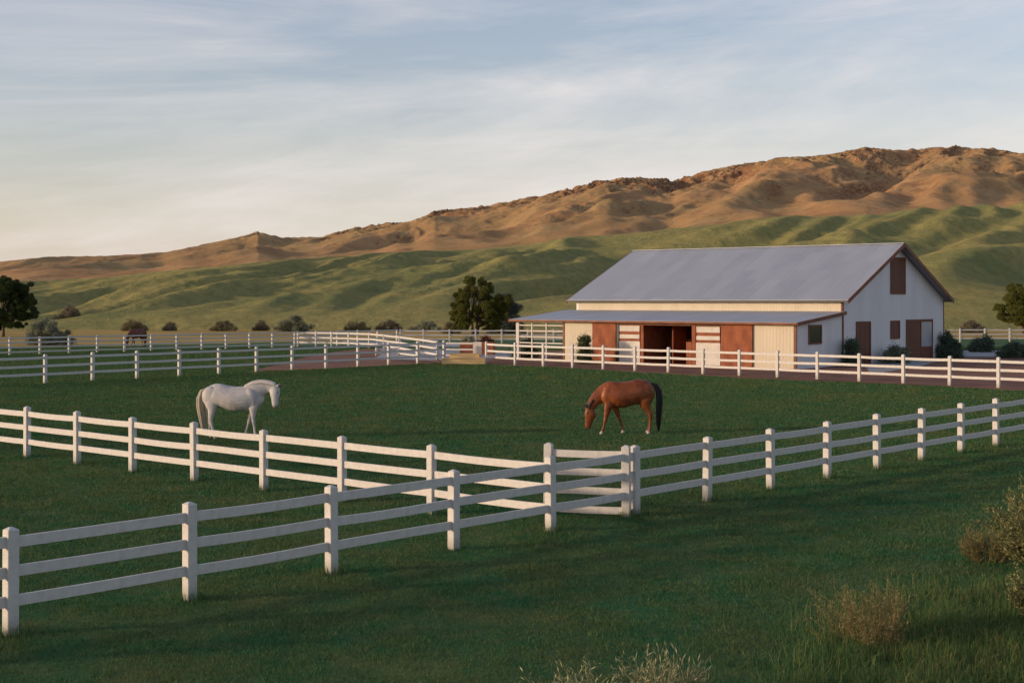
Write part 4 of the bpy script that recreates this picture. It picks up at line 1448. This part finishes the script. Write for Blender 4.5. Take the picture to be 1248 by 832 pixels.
white = dict(
    torso=[(148, 250, 320, 0.07), (165, 212, 350, 0.14), (195, 180, 385, 0.21), (240, 150, 400, 0.26), (300, 131, 402, 0.285), (360, 132, 405, 0.295), (420, 147, 424, 0.31), (480, 160, 440, 0.325), (540, 166, 447, 0.325), (600, 162, 445, 0.31), (660, 160, 438, 0.285), (720, 168, 425, 0.255), (780, 200, 402, 0.205), (822, 235, 365, 0.14), (845, 265, 325, 0.07)],
    lofts=[
        [(690, 255, 118, 0.18, 0), (760, 212, 112, 0.15, 0), (825, 182, 88, 0.12, 0), (885, 168, 70, 0.10, 0), (940, 172, 58, 0.088, -0.02), (985, 188, 50, 0.08, -0.04)],
        [(975, 160, 46, 0.075, -0.03), (975, 205, 60, 0.092, -0.06), (978, 245, 56, 0.095, -0.09), (982, 290, 44, 0.078, -0.12), (985, 335, 38, 0.064, -0.15), (988, 368, 36, 0.06, -0.17), (988, 388, 28, 0.05, -0.18), (988, 398, 14, 0.03, -0.185)],
        [(1005, 155, 12, 0.02, -0.08), (1030, 140, 13, 0.022, -0.09), (1040, 118, 3, 0.006, -0.10)],
        [(1012, 160, 12, 0.02, 0.03), (1045, 152, 13, 0.022, 0.04), (1072, 140, 3, 0.006, 0.05)],
        # near fore
        [(735, 330, 75, 0.09, -0.12), (738, 410, 48, 0.08, -0.15), (738, 470, 32, 0.058, -0.15), (740, 525, 22, 0.046, -0.15), (743, 555, 22, 0.046, -0.15), (748, 600, 14, 0.033, -0.15), (756, 660, 14, 0.031, -0.15), (762, 695, 18, 0.038, -0.15), (768, 725, 15, 0.036, -0.15)],
        # far fore
        [(725, 350, 70, 0.09, 0.12), (702, 430, 44, 0.08, 0.15), (682, 495, 29, 0.055, 0.15), (667, 545, 21, 0.045, 0.15), (660, 570, 20, 0.045, 0.15), (648, 610, 13, 0.032, 0.15), (632, 665, 13, 0.03, 0.15), (622, 695, 17, 0.037, 0.15), (624, 722, 15, 0.036, 0.15)],
        # near hind
        [(255, 270, 105, 0.12, -0.13), (268, 355, 82, 0.115, -0.15), (272, 420, 52, 0.085, -0.155), (264, 475, 38, 0.06, -0.155), (254, 520, 29, 0.048, -0.155), (256, 550, 25, 0.044, -0.155), (268, 600, 16, 0.034, -0.155), (285, 660, 15, 0.032, -0.155), (293, 695, 19, 0.038, -0.155), (303, 725, 16, 0.036, -0.155)],
        # far hind
        [(240, 270, 105, 0.12, 0.13), (238, 355, 80, 0.115, 0.15), (236, 420, 50, 0.085, 0.155), (226, 475, 35, 0.06, 0.155), (214, 520, 27, 0.048, 0.155), (213, 550, 24, 0.044, 0.155), (214, 600, 15, 0.034, 0.155), (212, 660, 14, 0.032, 0.155), (212, 695, 18, 0.038, 0.155), (220, 725, 15, 0.036, 0.155)],
    ],
    lumps=[(712, 295, -0.155, 0.19, 0.10, 0.29, -0.3), (712, 295, 0.155, 0.19, 0.10, 0.29, -0.3), (250, 268, -0.145, 0.25, 0.125, 0.28, 0), (250, 268, 0.145, 0.25, 0.125, 0.28, 0), (960, 235, -0.07, 0.10, 0.095, 0.12, 0)],
    hooves=[(770, 738, -0.15, 0.6), (628, 738, 0.15, 0.4), (306, 738, -0.155, 0.5), (224, 738, 0.155, 0.5)],
    tail=locks([(180, 190, 22, 0), (145, 215, 32, 0), (125, 300, 38, 0), (130, 400, 42, 0), (148, 510, 40, 0), (160, 620, 30, 0), (158, 705, 12, 0)], 34, 9, 0.40, 0.38, 0.03),
    mane=mane_locks([(640, 152), (672, 134), (700, 119), (730, 108), (760, 101), (790, 97), (820, 96), (850, 97), (880, 100), (910, 106), (940, 114), (970, 124)], 46, 13, (-4, 4), 40, 0.100),
    eyes=[(1012, 222, -0.15), (1000, 222, 0.02)],
)
CHESTNUT = dict(coat=coat_mat('chestnut_coat', (0.11, 0.030, 0.011), (0.25, 0.072, 0.023), (0.10, 0.022, 0.010), 0.5, (0.52, 0.44, 0.38), 0.07, 0.4, (1.05, -1, 9, 0, 0.80, (0.02, 0.015, 0.012))),
                hoof=simple_mat('pale_hoof', (0.38, 0.32, 0.27), (0.5, 0.43, 0.37), 12, 0.5),
                tail=hair('black_hair', (0.008, 0.007, 0.007), (0.02, 0.017, 0.016)), mane=hair('dark_mane', (0.012, 0.009, 0.008), (0.03, 0.02, 0.016)))
GREY = dict(coat=coat_mat('white_coat', (0.34, 0.33, 0.33), (0.50, 0.48, 0.47), (0.36, 0.32, 0.30), 0.3, None, 0, 0.5, (1.27, 1, 1.1, 0.97, 1.50, (0.09, 0.075, 0.07))),
            hoof=simple_mat('horn_hoof', (0.30, 0.25, 0.20), (0.4, 0.34, 0.28), 12, 0.5),
            tail=hair('cream_hair', (0.30, 0.255, 0.19), (0.46, 0.41, 0.33)), mane=hair('white_mane', (0.44, 0.41, 0.38), (0.58, 0.55, 0.52)))
BAY = dict(coat=coat_mat('dark_bay_coat', (0.085, 0.020, 0.012), (0.15, 0.038, 0.022), (0.012, 0.006, 0.006), 0.6),
           hoof=simple_mat('dark_hoof', (0.03, 0.025, 0.02), (0.05, 0.04, 0.035), 12, 0.5), tail=CHESTNUT['tail'], mane=CHESTNUT['mane'])
yc = 41.4
horse('chestnut horse with black tail grazing in the paddock, head down to the left', gpt(700 + 550 / 9.24, yc), 0.10, yc / F / 9.24, 550, 718, chest, CHESTNUT)
yw = 39.9
horse('white horse standing in the paddock behind the near fence, head lowered to the right', gpt(230 + 524 / 9.24, yw), -0.05, yw / F / 9.24, 520, 752, white, GREY)
horse('dark brown horse far away behind the four-rail fence at left', gpt(166, 117.5), math.radians(58), yc / F / 9.24, 550, 718, chest, BAY, 0.98)
